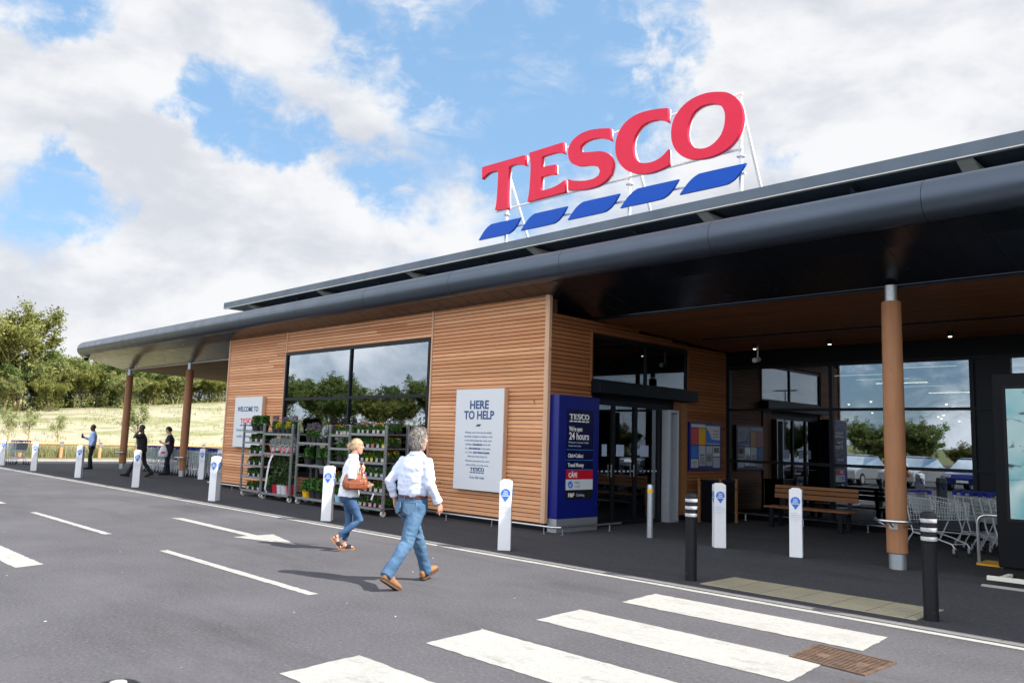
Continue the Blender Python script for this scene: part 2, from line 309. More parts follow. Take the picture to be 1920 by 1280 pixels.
    c = t.mix(t.rng(n, .3, .7), (.034, .090, .175), (.060, .135, .24)); c = t.mix(a.outputs['Fac'], c, (.14, .25, .38)); c = t.mix(t.rng(w, .4, .7, 0, .3), c, (.025, .06, .13)); t.col(c).set(rough=.85).bump(w, .3, .002); M['denim'] = t.m
    t = Mt('denim_dark'); n = t.noise(8, 5, .6); w = t.noise(260, 2, .5, (1, 1, .3)); a = t.attr('tone')
    c = t.mix(t.rng(n, .3, .7), (.016, .05, .125), (.03, .085, .19)); c = t.mix(a.outputs['Fac'], c, (.09, .18, .32)); t.col(c).set(rough=.85).bump(w, .3, .002); M['denim_dark'] = t.m
    M['shirt'] = plain('white_blue_shirt', (.62, .68, .84), .8, var=.04, scale=5)
    M['linen'] = plain('white_linen', (.72, .75, .80), .85, var=.06, scale=9)
    M['shirt_blue'] = plain('light_blue_shirt', (.34, .46, .80), .8, var=.05)
    M['cloth_black'] = plain('black_cloth', (.008, .008, .010), .9, var=.3)
    M['cloth_navy'] = plain('navy_cloth', (.010, .014, .028), .9, var=.3)
    M['leather'] = plain('tan_leather', (.25, .070, .028), .35, var=.35, scale=14, bump=.3)
    M['shoe'] = plain('tan_suede', (.28, .135, .06), .7, var=.2, scale=20)
    M['sole'] = plain('shoe_sole', (.09, .05, .03), .8)
    M['belt'] = plain('brown_belt', (.11, .025, .015), .4)
    M['stitch'] = plain('stitching', (.20, .17, .14), .8)
    def hair(name, c0, c1):
        t = Mt(name); a = t.attr('tone'); t.col(t.mix(a.outputs['Fac'], c0, c1)).set(rough=.45, spec=.4); return t.m
    M['hair_grey'] = hair('grey_hair', (.06, .05, .042), (.40, .365, .335))
    M['hair_blond'] = hair('blond_hair', (.30, .19, .09), (.74, .60, .40))
    M['hair_dark'] = hair('dark_hair', (.010, .008, .007), (.03, .022, .018))
    M['phone'] = plain('phone_black', (.02, .02, .024), .2)
    M['bag_plastic'] = plain('carrier_plastic', (.60, .62, .66), .4, var=.1)
    # litter, manhole
    t = Mt('rusty_iron'); n = t.noise(9, 6, .7); t.col(t.mix(t.rng(n, .3, .7), (.07, .045, .034), (.18, .115, .08))).set(rough=.75, metal=.3).bump(n, .5, .004); M['iron'] = t.m
mk_materials()

# ---------------------------------------------------------------- mesh helpers
class MB:
    """collects shapes for one mesh object"""
    def __init__(s): s.v = []; s.f = []; s.t = []; s.mi = []; s.cur = 0
    def quad(s, a, b, c, d, tone=.5):
        n = len(s.v); s.v += [a, b, c, d]; s.f.append((n, n+1, n+2, n+3)); s.t.append(tone); s.mi.append(s.cur)
    def poly(s, pts, tone=.5):
        n = len(s.v); s.v += list(pts); s.f.append(tuple(range(n, n+len(pts)))); s.t.append(tone); s.mi.append(s.cur)
    def box(s, x0, y0, z0, x1, y1, z1, tone=.5, M_=None):
        P = [(x0, y0, z0), (x1, y0, z0), (x1, y1, z0), (x0, y1, z0), (x0, y0, z1), (x1, y0, z1), (x1, y1, z1), (x0, y1, z1)]
        if M_ is not None: P = [tuple(M_ @ Vector(p)) for p in P]
        n = len(s.v); s.v += P
        for q in ((0, 3, 2, 1), (4, 5, 6, 7), (0, 1, 5, 4), (1, 2, 6, 5), (2, 3, 7, 6), (3, 0, 4, 7)):
            s.f.append(tuple(n+i for i in q)); s.t.append(tone); s.mi.append(s.cur)
        return s
    def cbox(s, c, size, tone=.5, M_=None):
        x, y, z = c; a, b, d = size
        return s.box(x-a/2, y-b/2, z-d/2, x+a/2, y+b/2, z+d/2, tone, M_)
    def tube(s, pts, r, n=8, tone=.5, cap=True, closed=False):
        """round bar through pts; r one radius or one per point"""
        pts = [Vector(p) for p in pts]; k = len(pts)
        rr = r if isinstance(r, (list, tuple)) else [r]*k
        prev = None; base = len(s.v); 
        for i, p in enumerate(pts):
            if closed: d = pts[(i+1) % k]-pts[i-1]
            else: d = (pts[min(i+1, k-1)]-pts[max(i-1, 0)])
            if d.length < 1e-9: d = Vector((0, 0, 1))
            d.normalize()
            if prev is None:
                a = Vector((0, 0, 1)) if abs(d.z) < .9 else Vector((1, 0, 0))
                u = d.cross(a).normalized()
            else:
                u = (prev - d*prev.dot(d)); u = u.normalized() if u.length > 1e-6 else d.orthogonal().normalized()
            prev = u; w = d.cross(u)
            for j in range(n):
                t = 2*pi*j/n; s.v.append(tuple(p+(u*cos(t)+w*sin(t))*rr[i]))
        R = k if closed else k-1
        for i in range(R):
            a = base+i*n; b = base+((i+1) % k)*n
            for j in range(n):
                s.f.append((a+j, a+(j+1) % n, b+(j+1) % n, b+j)); s.t.append(tone); s.mi.append(s.cur)
        if cap and not closed:
            s.f.append(tuple(base+j for j in reversed(range(n)))); s.t.append(tone); s.mi.append(s.cur)
            s.f.append(tuple(base+(k-1)*n+j for j in range(n))); s.t.append(tone); s.mi.append(s.cur)
        return s
    def rings(s, rs, tone=.5, cap=True):
        """loft through lists of points, all the same count"""
        base = len(s.v); n = len(rs[0])
        for r in rs: s.v += [tuple(p) for p in r]
        for i in range(len(rs)-1):
            a = base+i*n; b = a+n
            for j in range(n):
                s.f.append((a+j, a+(j+1) % n, b+(j+1) % n, b+j)); s.t.append(tone); s.mi.append(s.cur)
        if cap:
            s.f.append(tuple(base+j for j in reversed(range(n)))); s.t.append(tone); s.mi.append(s.cur)
            s.f.append(tuple(base+(len(rs)-1)*n+j for j in range(n))); s.t.append(tone); s.mi.append(s.cur)
        return s
    def lathe(s, prof, c=(0, 0), n=24, tone=.5):
        rs = [[(c[0]+r*cos(2*pi*j/n), c[1]+r*sin(2*pi*j/n), z) for j in range(n)] for r, z in prof]
        return s.rings(rs, tone)
    def build(s, name, mat, parent=None, smooth=False, bevel=0., loc=None):
        me = bpy.data.meshes.new(name); me.from_pydata([tuple(p) for p in s.v], [], s.f)
        mats = mat if isinstance(mat, (list, tuple)) else [mat]
        for q in mats: me.materials.append(q)
        if len(mats) > 1: me.polygons.foreach_set('material_index', s.mi)
        at = me.attributes.new('tone', 'FLOAT', 'FACE'); at.data.foreach_set('value', s.t)
        if smooth is True: me.polygons.foreach_set('use_smooth', [True]*len(me.polygons))
        me.update()
        o = bpy.data.objects.new(name, me); COL.objects.link(o)
        if parent is not None: o.parent = parent
        if loc is not None: o.location = loc
        if smooth == 'auto':
            me.polygons.foreach_set('use_smooth', [True]*len(me.polygons)); me.set_sharp_from_angle(angle=radians(35))
        if bevel:
            b = o.modifiers.new('bevel', 'BEVEL'); b.width = bevel; b.segments = 2; b.limit_method = 'ANGLE'; b.angle_limit = radians(40)
        return o

def tag(o, label=None, cat=None, group=None, kind=None):
    if label: o['label'] = label
    if cat: o['category'] = cat
    if group: o['group'] = group
    if kind: o['kind'] = kind
    return o
def empty(name, loc=(0, 0, 0), rz=0., label=None, cat=None, group=None):
    o = bpy.data.objects.new(name, None); COL.objects.link(o); o.location = loc; o.rotation_euler = (0, 0, rz); o.empty_display_size = .2
    return tag(o, label, cat, group)
CH = {}
def kids(o): return [c for c in o.children]
def copy_tree(o, loc=None, rz=None, label=None, group=None, scale=None):
    def cp(a, par):
        c = a.copy(); COL.objects.link(c); c.parent = par
        if par is not None: c.matrix_parent_inverse = a.matrix_parent_inverse.copy()
        for k in a.children: cp(k, c)
        return c
    r = cp(o, None)
    if loc is not None: r.location = loc
    if rz is not None: r.rotation_euler = (0, 0, rz)
    if label: r['label'] = label
    if group: r['group'] = group
    if scale is not None: r.scale = scale
    return r
def text_mesh(name, body, mat, parent, origin, xdir, ydir, size, width=None, bold=0., depth=.002, shear=0., align='CENTER'):
    cu = bpy.data.curves.new('t', 'FONT'); cu.body = body; cu.size = size; cu.offset = bold; cu.extrude = depth/2; cu.shear = shear; cu.align_x = align; cu.resolution_u = 3
    o = bpy.data.objects.new('t', cu); COL.objects.link(o)
    bpy.context.view_layer.update()
    dg = bpy.context.evaluated_depsgraph_get()
    me = bpy.data.meshes.new_from_object(o.evaluated_get(dg)); bpy.data.objects.remove(o); bpy.data.curves.remove(cu)
    n = len(me.vertices); co = np.empty(n*3); me.vertices.foreach_get('co', co); co = co.reshape(-1, 3)
    if width and n:
        w = co[:, 0].max()-co[:, 0].min(); co[:, 0] *= width/max(w, 1e-6)
    X = np.array(Vector(xdir).normalized()); Y = np.array(Vector(ydir).normalized()); Z = np.cross(X, Y)
    P = np.array(origin)+co[:, :1]*X+co[:, 1:2]*Y+co[:, 2:3]*Z
    me.vertices.foreach_set('co', P.ravel()); me.materials.clear(); me.materials.append(mat); me.update(); me.name = name
    ob = bpy.data.objects.new(name, me); COL.objects.link(ob); ob.parent = parent
    return ob
def fill_outline(outer, holes, depth):
    """2D outline with holes -> solid mesh verts/faces (x, z plane, thickness along y)"""
    cu = bpy.data.curves.new('c', 'CURVE'); cu.dimensions = '2D'; cu.fill_mode = 'BOTH'; cu.extrude = depth/2
    for pl in [outer]+holes:
        sp = cu.splines.new('POLY'); sp.points.add(len(pl)-1); sp.use_cyclic_u = True
        for i, (x, z) in enumerate(pl): sp.points[i].co = (x, z, 0, 1)
    o = bpy.data.objects.new('c', cu); COL.objects.link(o); bpy.context.view_layer.update()
    me = bpy.data.meshes.new_from_object(o.evaluated_get(bpy.context.evaluated_depsgraph_get()))
    bpy.data.objects.remove(o); bpy.data.curves.remove(cu)
    return me
def crom(pts, n=4, corner=38):
    """smooth a closed polyline, keeping its sharp corners"""
    k = len(pts); out = []
    P = [Vector((p[0], p[1])) for p in pts]
    def sharp(i):
        a = P[i]-P[i-1]; b = P[(i+1) % k]-P[i]
        return a.length < 1e-9 or b.length < 1e-9 or math.degrees(a.angle(b)) > corner
    sh = [sharp(i) for i in range(k)]
    for i in range(k):
        p1, p2 = P[i], P[(i+1) % k]
        p0 = P[i-1] if not sh[i] else p1*2-p2
        p3 = P[(i+2) % k] if not sh[(i+1) % k] else p2*2-p1
        if sh[i]: p0 = p1-(p2-p1)
        for j in range(n):
            t = j/n
            q = .5*((2*p1)+(-p0+p2)*t+(2*p0-5*p1+4*p2-p3)*t*t+(-p0+3*p1-3*p2+p3)*t**3)
            out.append((q.x, q.y))
    return out
# ================================================================ SITE
rnd = random.Random(3)
KX = -43.6           # far kerb of the forecourt, runs away from the camera
def bank_h(x, y):
    """height of the ground beyond the far kerb"""
    if x > KX-.2: return -.02
    d = (KX-.2)-x
    r = max(0., min(1., (d-6.)/24.)); r = r*r*(3-2*r)
    h = .10 + r*(1.9+max(0., min(1., (y-8.)/34.))*3.1)
    far = max(0., (d-34.)/60.); h += far*1.2
    return h + .10*noise.noise(Vector((x*.22, y*.22, 0)))*min(1., d/5.)
def sheet_grid(name, xs, ys, hf, mat, attr=None):
    v = [(x, y, hf(x, y)) for y in ys for x in xs]; nx = len(xs)
    f = [(j*nx+i, j*nx+i+1, (j+1)*nx+i+1, (j+1)*nx+i) for j in range(len(ys)-1) for i in range(nx-1)]
    me = bpy.data.meshes.new(name); me.from_pydata(v, [], f); me.materials.append(mat)
    me.polygons.foreach_set('use_smooth', [True]*len(me.polygons))
    if attr:
        a = me.attributes.new('green', 'FLOAT', 'POINT'); a.data.foreach_set('value', [attr(*p) for p in v])
    me.update(); o = bpy.data.objects.new(name, me); COL.objects.link(o); o['kind'] = 'structure'; return o
def flat(name, x0, y0, x1, y1, z, mat, kind='structure'):
    b = MB(); b.quad((x0, y0, z), (x1, y0, z), (x1, y1, z), (x0, y1, z)); o = b.build(name, mat); o['kind'] = kind; return o
# the ground as one sheet out to the horizon, the car park on it
def lin(a, b, n): return [a+(b-a)*i/(n-1) for i in range(n)]
xs = [-1500, -600, -300, -180] + lin(-130, -92, 12) + lin(-90, KX-.2, 75) + [KX, 60, 300, 1500]
ys = [-1500, -500, -200] + lin(-90, 0, 14) + lin(3, 70, 60) + lin(75, 130, 8) + [300, 700, 1500]
def greenness(x, y, z):
    d = (KX-.2)-x
    if d > 300 or y < -60: return .9
    g = 0.
    if d < 8: g = 1.-max(0, d-4)/4.
    if d > 26: g = max(g, min(1, (d-26)/5.))
    if y < 2: g = max(g, .6)
    return g
sheet_grid('ground', xs, ys, lambda x, y: bank_h(x, y) if x < KX-.1 else -.03, M['bank'], greenness)
flat('road', KX+.15, -70, 70, 8.50, 0.0, M['road'])
flat('far_car_park', KX+.15, -200, 70, -70.02, -.004, M['road'])
# forecourt pavement: a low step with a thin concrete edging
b = MB(); b.box(KX+.15, 8.66, -.05, 40, 34, .014); o = b.build('pavement', M['pave']); o['kind'] = 'structure'
b = MB(); x = KX+.2
while x < 40:
    b.box(x, 8.50, -.05, x+.905, 8.655, .010, rnd.random()); x += .914
o = b.build('kerb', M['edging']); o['kind'] = 'structure'
b = MB(); y = -70.
while y < 60:
    b.box(KX, y, -.05, KX+.145, y+.905, .12, rnd.random()); y += .914
o = b.build('kerb', M['kerb']); o['kind'] = 'structure'
def mulch_h(x, y): return .075+.05*noise.noise(Vector((x*1.3, y*1.3, 4)))+bank_h(x, y)*.25
o = sheet_grid('bark_mulch_bed', lin(KX-1.7, KX, 12), lin(0, 45, 120), mulch_h, M['mulch']); o['kind'] = 'structure'
# markings
def marking(name, quads, z=.004):
    b = MB()
    jr = random.Random(len(quads)*7+int(abs(quads[0][0][0])*100))
    for q in quads:
        out = []
        for (xa, ya), (xb, yb) in zip(q, q[1:]+q[:1]):
            n = max(1, min(300, int(sqrt((xb-xa)**2+(yb-ya)**2)/.07)))
            for k in range(n):
                j = .0045 if k else .002
                out.append((xa+(xb-xa)*k/n+jr.gauss(0, j), ya+(yb-ya)*k/n+jr.gauss(0, j), z))
        b.poly(out)
    o = b.build(name, M['paint']); o['kind'] = 'structure'; return o
marking('edge_line_marking', [[(-43.2, 8.37), (30, 8.37), (30, 8.475), (-43.2, 8.475)]])
for i, ya in enumerate((7.17, 5.79, 4.41, 3.06, 1.72)):
    xa = -5.55+i*.035*1.6; xb = -2.95+i*.03; o_ = .05
    marking('zebra_stripe_marking', [[(xa+.05, ya), (xb, ya), (xb-.06, ya+.71), (xa-.02, ya+.71)]])
for xa, xb in ((-17.99, -13.85), (-11.66, -7.70), (-24.3, -20.2), (-30.6, -26.5), (-37, -33)):
    marking('lane_dash_marking', [[(xa, 4.70), (xb, 4.70), (xb, 4.82), (xa, 4.82)]])
marking('lane_dash_marking', [[(-16.2, 2.80), (-11.09, 2.80), (-11.2, 3.13), (-16.2, 3.13)]])
marking('arrow_marking', [[(-15.73, 6.75), (-15.85, 6.58), (-12.60, 6.50), (-12.60, 6.67)], [(-12.598, 6.24), (-11.25, 6.61), (-12.598, 6.95)]])
# tactile paving at the crossing
b = MB(); b.box(-5.60, 8.84, 0, -3.10, 9.66, .020)
for i in range(48):
    for j in range(0):
        pass
o = b.build('tactile_paving', M['tactile']); o['kind'] = 'structure'
b = MB()
for i in range(62):
    x = -5.57+i*.04
    b.box(x, 8.86, .020, x+.014, 9.64, .0245)
o2 = b.build('tactile_ribs', M['tactile']); o2['kind'] = 'structure'
# inspection cover of rusty iron
c = empty('inspection_cover', (0, 0, 0), 0, 'rusty square iron inspection cover set in the tarmac at the end of the zebra crossing', 'manhole cover')
A, B, C_, D_ = Vector((-3.26, 6.47, 0)), Vector((-3.30, 7.08, 0)), Vector((-2.60, 6.98, 0)), Vector((-2.62, 6.40, 0))
fr = MB(); pl = MB()
def bil(u, v, z): p = A.lerp(D_, u).lerp(B.lerp(C_, u), v); return (p.x, p.y, z)
def bq(bb, u0, v0, u1, v1, z0, z1):
    n = len(bb.v); bb.v += [bil(u0, v0, z0), bil(u1, v0, z0), bil(u1, v1, z0), bil(u0, v1, z0), bil(u0, v0, z1), bil(u1, v0, z1), bil(u1, v1, z1), bil(u0, v1, z1)]
    for q in ((4, 5, 6, 7), (0, 1, 5, 4), (1, 2, 6, 5), (2, 3, 7, 6), (3, 0, 4, 7)): bb.f.append(tuple(n+i for i in q)); bb.t.append(.5); bb.mi.append(0)
bq(fr, 0, 0, 1, .035, 0, .012); bq(fr, 0, .965, 1, 1, 0, .012); bq(fr, 0, .035, .03, .965, 0, .012); bq(fr, .97, .035, 1, .965, 0, .012)
bq(pl, .03, .035, .97, .965, 0, .006)
fr.build('frame', M['iron'], c)
for i in range(15):
    for j in range(13):
        u, v = .05+i*.061, .06+j*.069
        if (abs(u-.25) < .07 or abs(u-.75) < .07) and abs(v-.5) < .1: continue
        bq(pl, u, v, u+.036, v+.030, .0062, .0115)
pl.build('cover_plate', M['iron'], c)

# knee rail along the far kerb
RX = -46.0
kr = empty('knee_rail', (RX, 14, 0), 0, 'low timber knee rail fence along the bark bed in front of the grass bank', 'fence')
def ksh(o): o.location = (-RX, -14, 0)
rb = MB(); rb.tube([(RX, y, .80) for y in (1.5, 10, 20, 34)], .075, 10, .5); ksh(rb.build('top_rail', M['railwood'], kr, smooth='auto'))
y = 2.
while y < 34:
    pb = MB(); pb.tube([(RX-.02, y, -.1), (RX-.02, y, .74)], .085, 10, rnd.random()); ksh(pb.build('post', M['railwood'], kr, smooth='auto'))
    sb = MB(); sb.box(RX+.065, y-.09, .70, RX+.085, y+.09, .90); sb.box(RX-.08, y-.09, .868, RX+.085, y+.09, .888); ksh(sb.build('strap', M['galv'], kr))
    y += 1.86

# ---------------------------------------------------------------- long grass, weeds
def blades(name, pts, h0, h1, w, mat, lean=.35, seed=1):
    r = np.random.default_rng(seed); n = len(pts); P = np.array(pts)
    a = r.uniform(0, 2*pi, n); h = r.uniform(h0, h1, n); l = r.uniform(.05, lean, n)*h; d = r.uniform(0, 2*pi, n)
    ww = w*r.uniform(.6, 1.4, n)
    ux = np.stack([np.cos(a)*ww, np.sin(a)*ww, np.zeros(n)], 1); tip = np.stack([np.cos(d)*l, np.sin(d)*l, h], 1); mid = tip*np.array([.35, .35, .6])
    V = np.concatenate([P-ux, P+ux, P+mid+ux*.7, P+mid-ux*.7, P+tip], 1).reshape(-1, 3)
    F = []; 
    me = bpy.data.meshes.new(name)
    i0 = np.arange(n)*5
    quads = np.stack([i0, i0+1, i0+2, i0+3], 1); tris = np.stack([i0+3, i0+2, i0+4], 1)
    me.vertices.add(len(V)); me.vertices.foreach_set('co', V.astype('f').ravel())
    me.loops.add(n*7); lv = np.concatenate([quads, tris], 1).ravel(); me.loops.foreach_set('vertex_index', lv)
    me.polygons.add(n*2); st = np.stack([np.arange(n)*7, np.arange(n)*7+4], 1).ravel(); me.polygons.foreach_set('loop_start', st)
    me.update(calc_edges=True); me.materials.append(mat)
    at = me.attributes.new('tone', 'FLOAT', 'FACE'); at.data.foreach_set('value', np.repeat(r.uniform(0, 1, n), 2))
    o = bpy.data.objects.new(name, me); COL.objects.link(o); return o
r = np.random.default_rng(5)
pts = []
for _ in range(34000):
    y = r.uniform(2, 42); x = KX-2.45-abs(r.normal(0, 2.4))
    if x < KX-9: continue
    if noise.noise(Vector((x*.5, y*.5, 1))) < -.25 and r.random() < .7: continue
    pts.append((x, y, bank_h(x, y)-.02 if x < KX-1.7 else .08))
o = blades('long_grass', pts, .20, .78, .012, M['grassblade'], .5, 2); o['kind'] = 'stuff'
pts = []
for _ in range(16000):
    y = r.uniform(2, 60); x = KX-9-abs(r.uniform(0, 24))
    if noise.noise(Vector((x*.35, y*.9, 7))) < .05: continue
    pts.append((x, y, bank_h(x, y)-.02))
o = blades('dry_grass_tufts', pts, .10, .34, .018, M['grassblade'], .8, 4); o['kind'] = 'stuff'

# ---------------------------------------------------------------- trees
def leaf_mesh(name, centers, size, mat, seed=0, flat_=.5, tones=None):
    r = np.random.default_rng(seed); n = len(centers); C = np.array(centers)
    a = r.normal(size=(n, 3)); a[:, 2] *= .7; a /= np.linalg.norm(a, axis=1, keepdims=True)
    b = r.normal(size=(n, 3)); b -= a*(a*b).sum(1, keepdims=True); b /= np.linalg.norm(b, axis=1, keepdims=True)
    s = size*r.uniform(.55, 1.4, (n, 1)); a = a*s; b = b*s*.55
    cr = np.cross(a, b); cr /= np.linalg.norm(cr, axis=1, keepdims=True)+1e-9
    V = np.stack([C-a, C+b+cr*s*.12, C+a, C-b+cr*s*.12], 1).reshape(-1, 3)
    me = bpy.data.meshes.new(name); me.vertices.add(n*4); me.vertices.foreach_set('co', V.astype('f').ravel())
    me.loops.add(n*4); me.loops.foreach_set('vertex_index', np.arange(n*4)); me.polygons.add(n); me.polygons.foreach_set('loop_start', np.arange(n)*4)
    me.update(calc_edges=True); me.materials.append(mat)
    at = me.attributes.new('tone', 'FLOAT', 'FACE')
    tn = r.uniform(0, 1, n) if tones is None else np.clip(np.array(tones)+r.normal(0, .18, n), 0, 1)
    at.data.foreach_set('value', tn.astype('f')); return me
def tree_proto(seed, h, spread, leafm, barkm, nl=9000, leaf=.11, bare=.22, stems=1, sparse=0., bushy=0, bw=.5):
    """meshes of one tree: trunk with limbs, and a crown of leaf clumps at the limb ends"""
    r = random.Random(seed); t = MB(); ends = []
    def branch(p, d, L, rad, depth):
        pts = [p]; rr = [rad]; q = p.copy(); dd = d.copy(); k = 5
        for i in range(k):
            dd = (dd+Vector((r.uniform(-1, 1), r.uniform(-1, 1), r.uniform(-.3, .7)))*.16).normalized()
            q = q+dd*(L/k); pts.append(q.copy()); rr.append(rad*(1-.62*(i+1)/k))
            if depth < 3 and i >= (1 if depth else 2):
                for _ in range(2 if depth == 0 else (1 if r.random() < .85 else 2)):
                    a = r.uniform(0, 2*pi); o = Vector((cos(a), sin(a), r.uniform(-.1, .55)))
                    branch(q, (dd*.55+o*.75).normalized(), L*r.uniform(.42, .62)*(spread if depth == 0 else 1), rr[-1]*.6, depth+1)
            if depth >= 1: ends.append((q.copy(), depth))
        t.tube(pts, rr, 7 if depth < 2 else 4, .5, cap=False); ends.append((q.copy(), depth+1))
    for s_ in range(stems):
        a = r.uniform(0, 2*pi); d0 = Vector((cos(a)*.18*(stems > 1), sin(a)*.18*(stems > 1), 1)).normalized()
        branch(Vector((cos(a)*.12*(stems-1), sin(a)*.12*(stems-1), -.3)), d0, h*.74, h*.021+.02, 0)
    ends = [e for e in ends if e[0].z > h*bare]
    for _ in range(bushy):      # clumps on the outer shoots, right down to the ground
        a = r.uniform(0, 2*pi); v = r.random(); rad_ = bw*h*(sin(pi*min(1, .16+.84*v**.9))**.6)*(.55+.45*r.random()**.5)
        lob = 1+.28*noise.noise(Vector((cos(a)*1.7+seed, sin(a)*1.7, v*3)))
        zz = .04*h+v*h*.94*lob
        if bare < .2 or zz > h*.34: ends.append((Vector((cos(a)*rad_*lob, sin(a)*rad_*lob, zz)), 2))
    C, T = [], []
    per = max(6, int(nl/max(1, len(ends))))
    for (e, dp) in ends:
        rad = h*r.uniform(.05, .095)*(1.1 if dp < 2 else 1.); tone = r.uniform(.15, .85)
        if r.random() < sparse: continue
        for _ in range(int(per*r.uniform(.4, 1.6))):
            v = Vector((r.gauss(0, 1), r.gauss(0, 1), r.gauss(0, .75))); v = v.normalized()*rad*(r.random()**.45)
            p = e+v; C.append((p.x, p.y, max(p.z, .1))); T.append(tone)
    return t, leaf_mesh('crown', C, leaf, leafm, seed, tones=T), barkm
def make_tree(name, proto, loc, rz, label, cat='tree', group=None, scale=1.):
    if proto.get('o') is None:
        root = empty(name, loc, rz, label, cat, group); t, cm, bm_ = proto['d']
        t.build('trunk', bm_, root, smooth=True)
        c = bpy.data.objects.new('crown', cm); COL.objects.link(c); c.parent = root
        proto['o'] = root; root.scale = (scale,)*3; return root
    s = scale if isinstance(scale, tuple) else (scale,)*3
    o = copy_tree(proto['o'], loc, rz, label, group, s)
    o.name = name; return o
P_ = {
 'big':  {'d': tree_proto(11, 7.6, 1.0, M['leaf_a'], M['trunk_pale'], 20000, .13, .30, 2, .05, 60, .30)},
 'ash':  {'d': tree_proto(22, 6.0, 1.25, M['leaf_b'], M['trunk'], 22000, .135, .08, 3, 0., 230, .36)},
 'haw':  {'d': tree_proto(33, 4.6, 1.5, M['leaf_a'], M['trunk'], 22000, .125, .04, 4, 0., 260, .50)},
 'sal':  {'d': tree_proto(44, 5.0, 1.4, M['leaf_d'], M['trunk_pale'], 19000, .12, .05, 4, .05, 220, .46)},
 'dar':  {'d': tree_proto(55, 5.4, 1.4, M['leaf_c'], M['trunk'], 22000, .14, .03, 3, 0., 260, .46)},
 'sap':  {'d': tree_proto(66, 3.4, .50, M['leaf_d'], M['trunk'], 420, .045, .52, 1, .45)},
 'twig': {'d': tree_proto(71, 3.0, .40, M['leaf_d'], M['trunk_pale'], 60, .04, .5, 1, .7)},
}
def TT(kind, x, y, s, label, name=None, group=None, rz=None, sink=0.):
    z = (bank_h(x, y) if x < KX else 0.)-sink
    if kind not in ('sap', 'twig'): s *= .80 if kind == 'big' else .64
    return make_tree(name or {'sap': 'sapling', 'twig': 'sapling', 'haw': 'hawthorn_bush', 'sal': 'willow_shrub'}.get(kind, 'tree'), P_[kind], (x, y, z), rnd.uniform(0, 6.28) if rz is None else rz, label, 'sapling' if kind in ('sap', 'twig') else ('bush' if kind in ('haw', 'sal') else 'tree'), group, s)
G1 = 'trees and bushes along the top of the grass bank'
TT('big', -72, 17.3, 1.12, 'tall yellow green tree with pale forked trunks at the far left edge of the view', group=G1)
TT('ash', -79, 15.6, 1.1, 'green tree at the left edge, half hidden behind the tall pale trunked tree', group=G1)
TT('sal', -74, 19.6, .92, 'pale yellowish bush just right of the tall pale trunked tree', group=G1)
TT('dar', -77.5, 21.6, .90, 'dark green tree rising behind the bushes left of the canopy tip', group=G1)
TT('haw', -73, 21.6, .88, 'yellow green bush below the tip of the canopy', group=G1)
TT('ash', -74.5, 23.6, .72, 'green bushy tree just left of the leftmost canopy column', group=G1)
TT('dar', -78, 25.8, .66, 'dark bush seen behind the leftmost canopy column', group=G1)
TT('haw', -75, 26.3, .78, 'yellow green bush right of the leftmost canopy column, behind the sapling', group=G1)
TT('sal', -78, 29.3, .72, 'pale bush on the bank between the two left canopy columns', group=G1)
TT('ash', -79, 31.2, .62, 'green bush on the bank left of the second canopy column', group=G1)
TT('haw', -79, 33.6, .76, 'yellow green bush right behind the second canopy column', group=G1)
TT('sal', -80, 36.2, .72, 'pale leafy bush between the second canopy column and the timber wall', group=G1)
TT('dar', -86, 37.5, .85, 'dark tree behind the pale bush next to the timber wall', group=G1)
TT('haw', -80, 39.2, .74, 'yellow green bush just left of the timber wall edge', group=G1)
for i, (x, y, k, s) in enumerate(((-84, 41.8, 'ash', .8), (-86, 28, 'ash', .85), (-88, 22, 'dar', .85), (-88, 32.5, 'haw', 1.0), (-86, 45, 'dar', .8), (-84, 12, 'dar', 1.0), (-76, 12.2, 'haw', 1.0), (-92, 18, 'ash', .9))):
    TT(k, x, y, s, ['green tree behind the bushes by the timber wall', 'tree behind the bank bushes, between the canopy columns', 'dark tree behind the bushes below the canopy tip', 'yellow green tree behind the bushes between the canopy columns', 'dark tree far behind the timber wall edge', 'dark tree far left behind the pale trunked tree', 'yellow green bush at the left edge of the photo', 'green tree behind the gap right of the pale trunked tree'][i], group=G1)
for i, (x, y, k, s_) in enumerate(((-73.5, 14.3, 'haw', .9), (-70.5, 19.0, 'haw', .62), (-71, 24.9, 'sal', .62), (-74, 28.0, 'haw', .62), (-76, 31.0, 'sal', .6), (-77, 35.0, 'haw', .6), (-78, 41.5, 'haw', .8), (-72, 16.2, 'sal', .6), (-82, 47, 'ash', .9), (-96, 26, 'ash', .95), (-96, 38, 'dar', 1.0))):
    TT(k, x, y, s_, ['bush at the foot of the leftmost trees', 'low bush at the foot of the pale trunked tree', 'low pale bush behind the leftmost canopy column', 'low bush on the bank left of the sapling', 'low pale bush between the canopy columns', 'low bush on the bank right of the second column', 'bush hidden by the left edge of the timber wall', 'low pale bush left of the pale trunked tree', 'tree hidden behind the timber wall', 'far tree top behind the bushes between the columns', 'far dark tree top beside the timber wall'][i], group=G1)
hr = random.Random(17)
for i in range(46):
    y = 9.5+i*.80+hr.uniform(-.5, .5); x = -73.2-abs(hr.gauss(0, 1.2))-max(0, y-20)*.28-(i % 3)*1.6
    TT(('haw', 'sal', 'ash', 'haw', 'dar')[hr.randint(0, 4)], x, y, hr.uniform(.42, .98), 'bush standing close among others in the hedge along the top of the bank', group='bushes in the hedge on the bank')
TT('sap', -52, 19.15, 1.0, 'thin young sapling in front of the bank, right of the leftmost column', group='saplings planted on the bank')
TT('twig', -52.5, 13.3, .95, 'bare stemmed young sapling on the bank, above the shopping trolleys in the sun', group='saplings planted on the bank')
TT('twig', -52.5, 14.9, .85, 'spindly young sapling on the bank, above the middle of the knee rail', group='saplings planted on the bank')
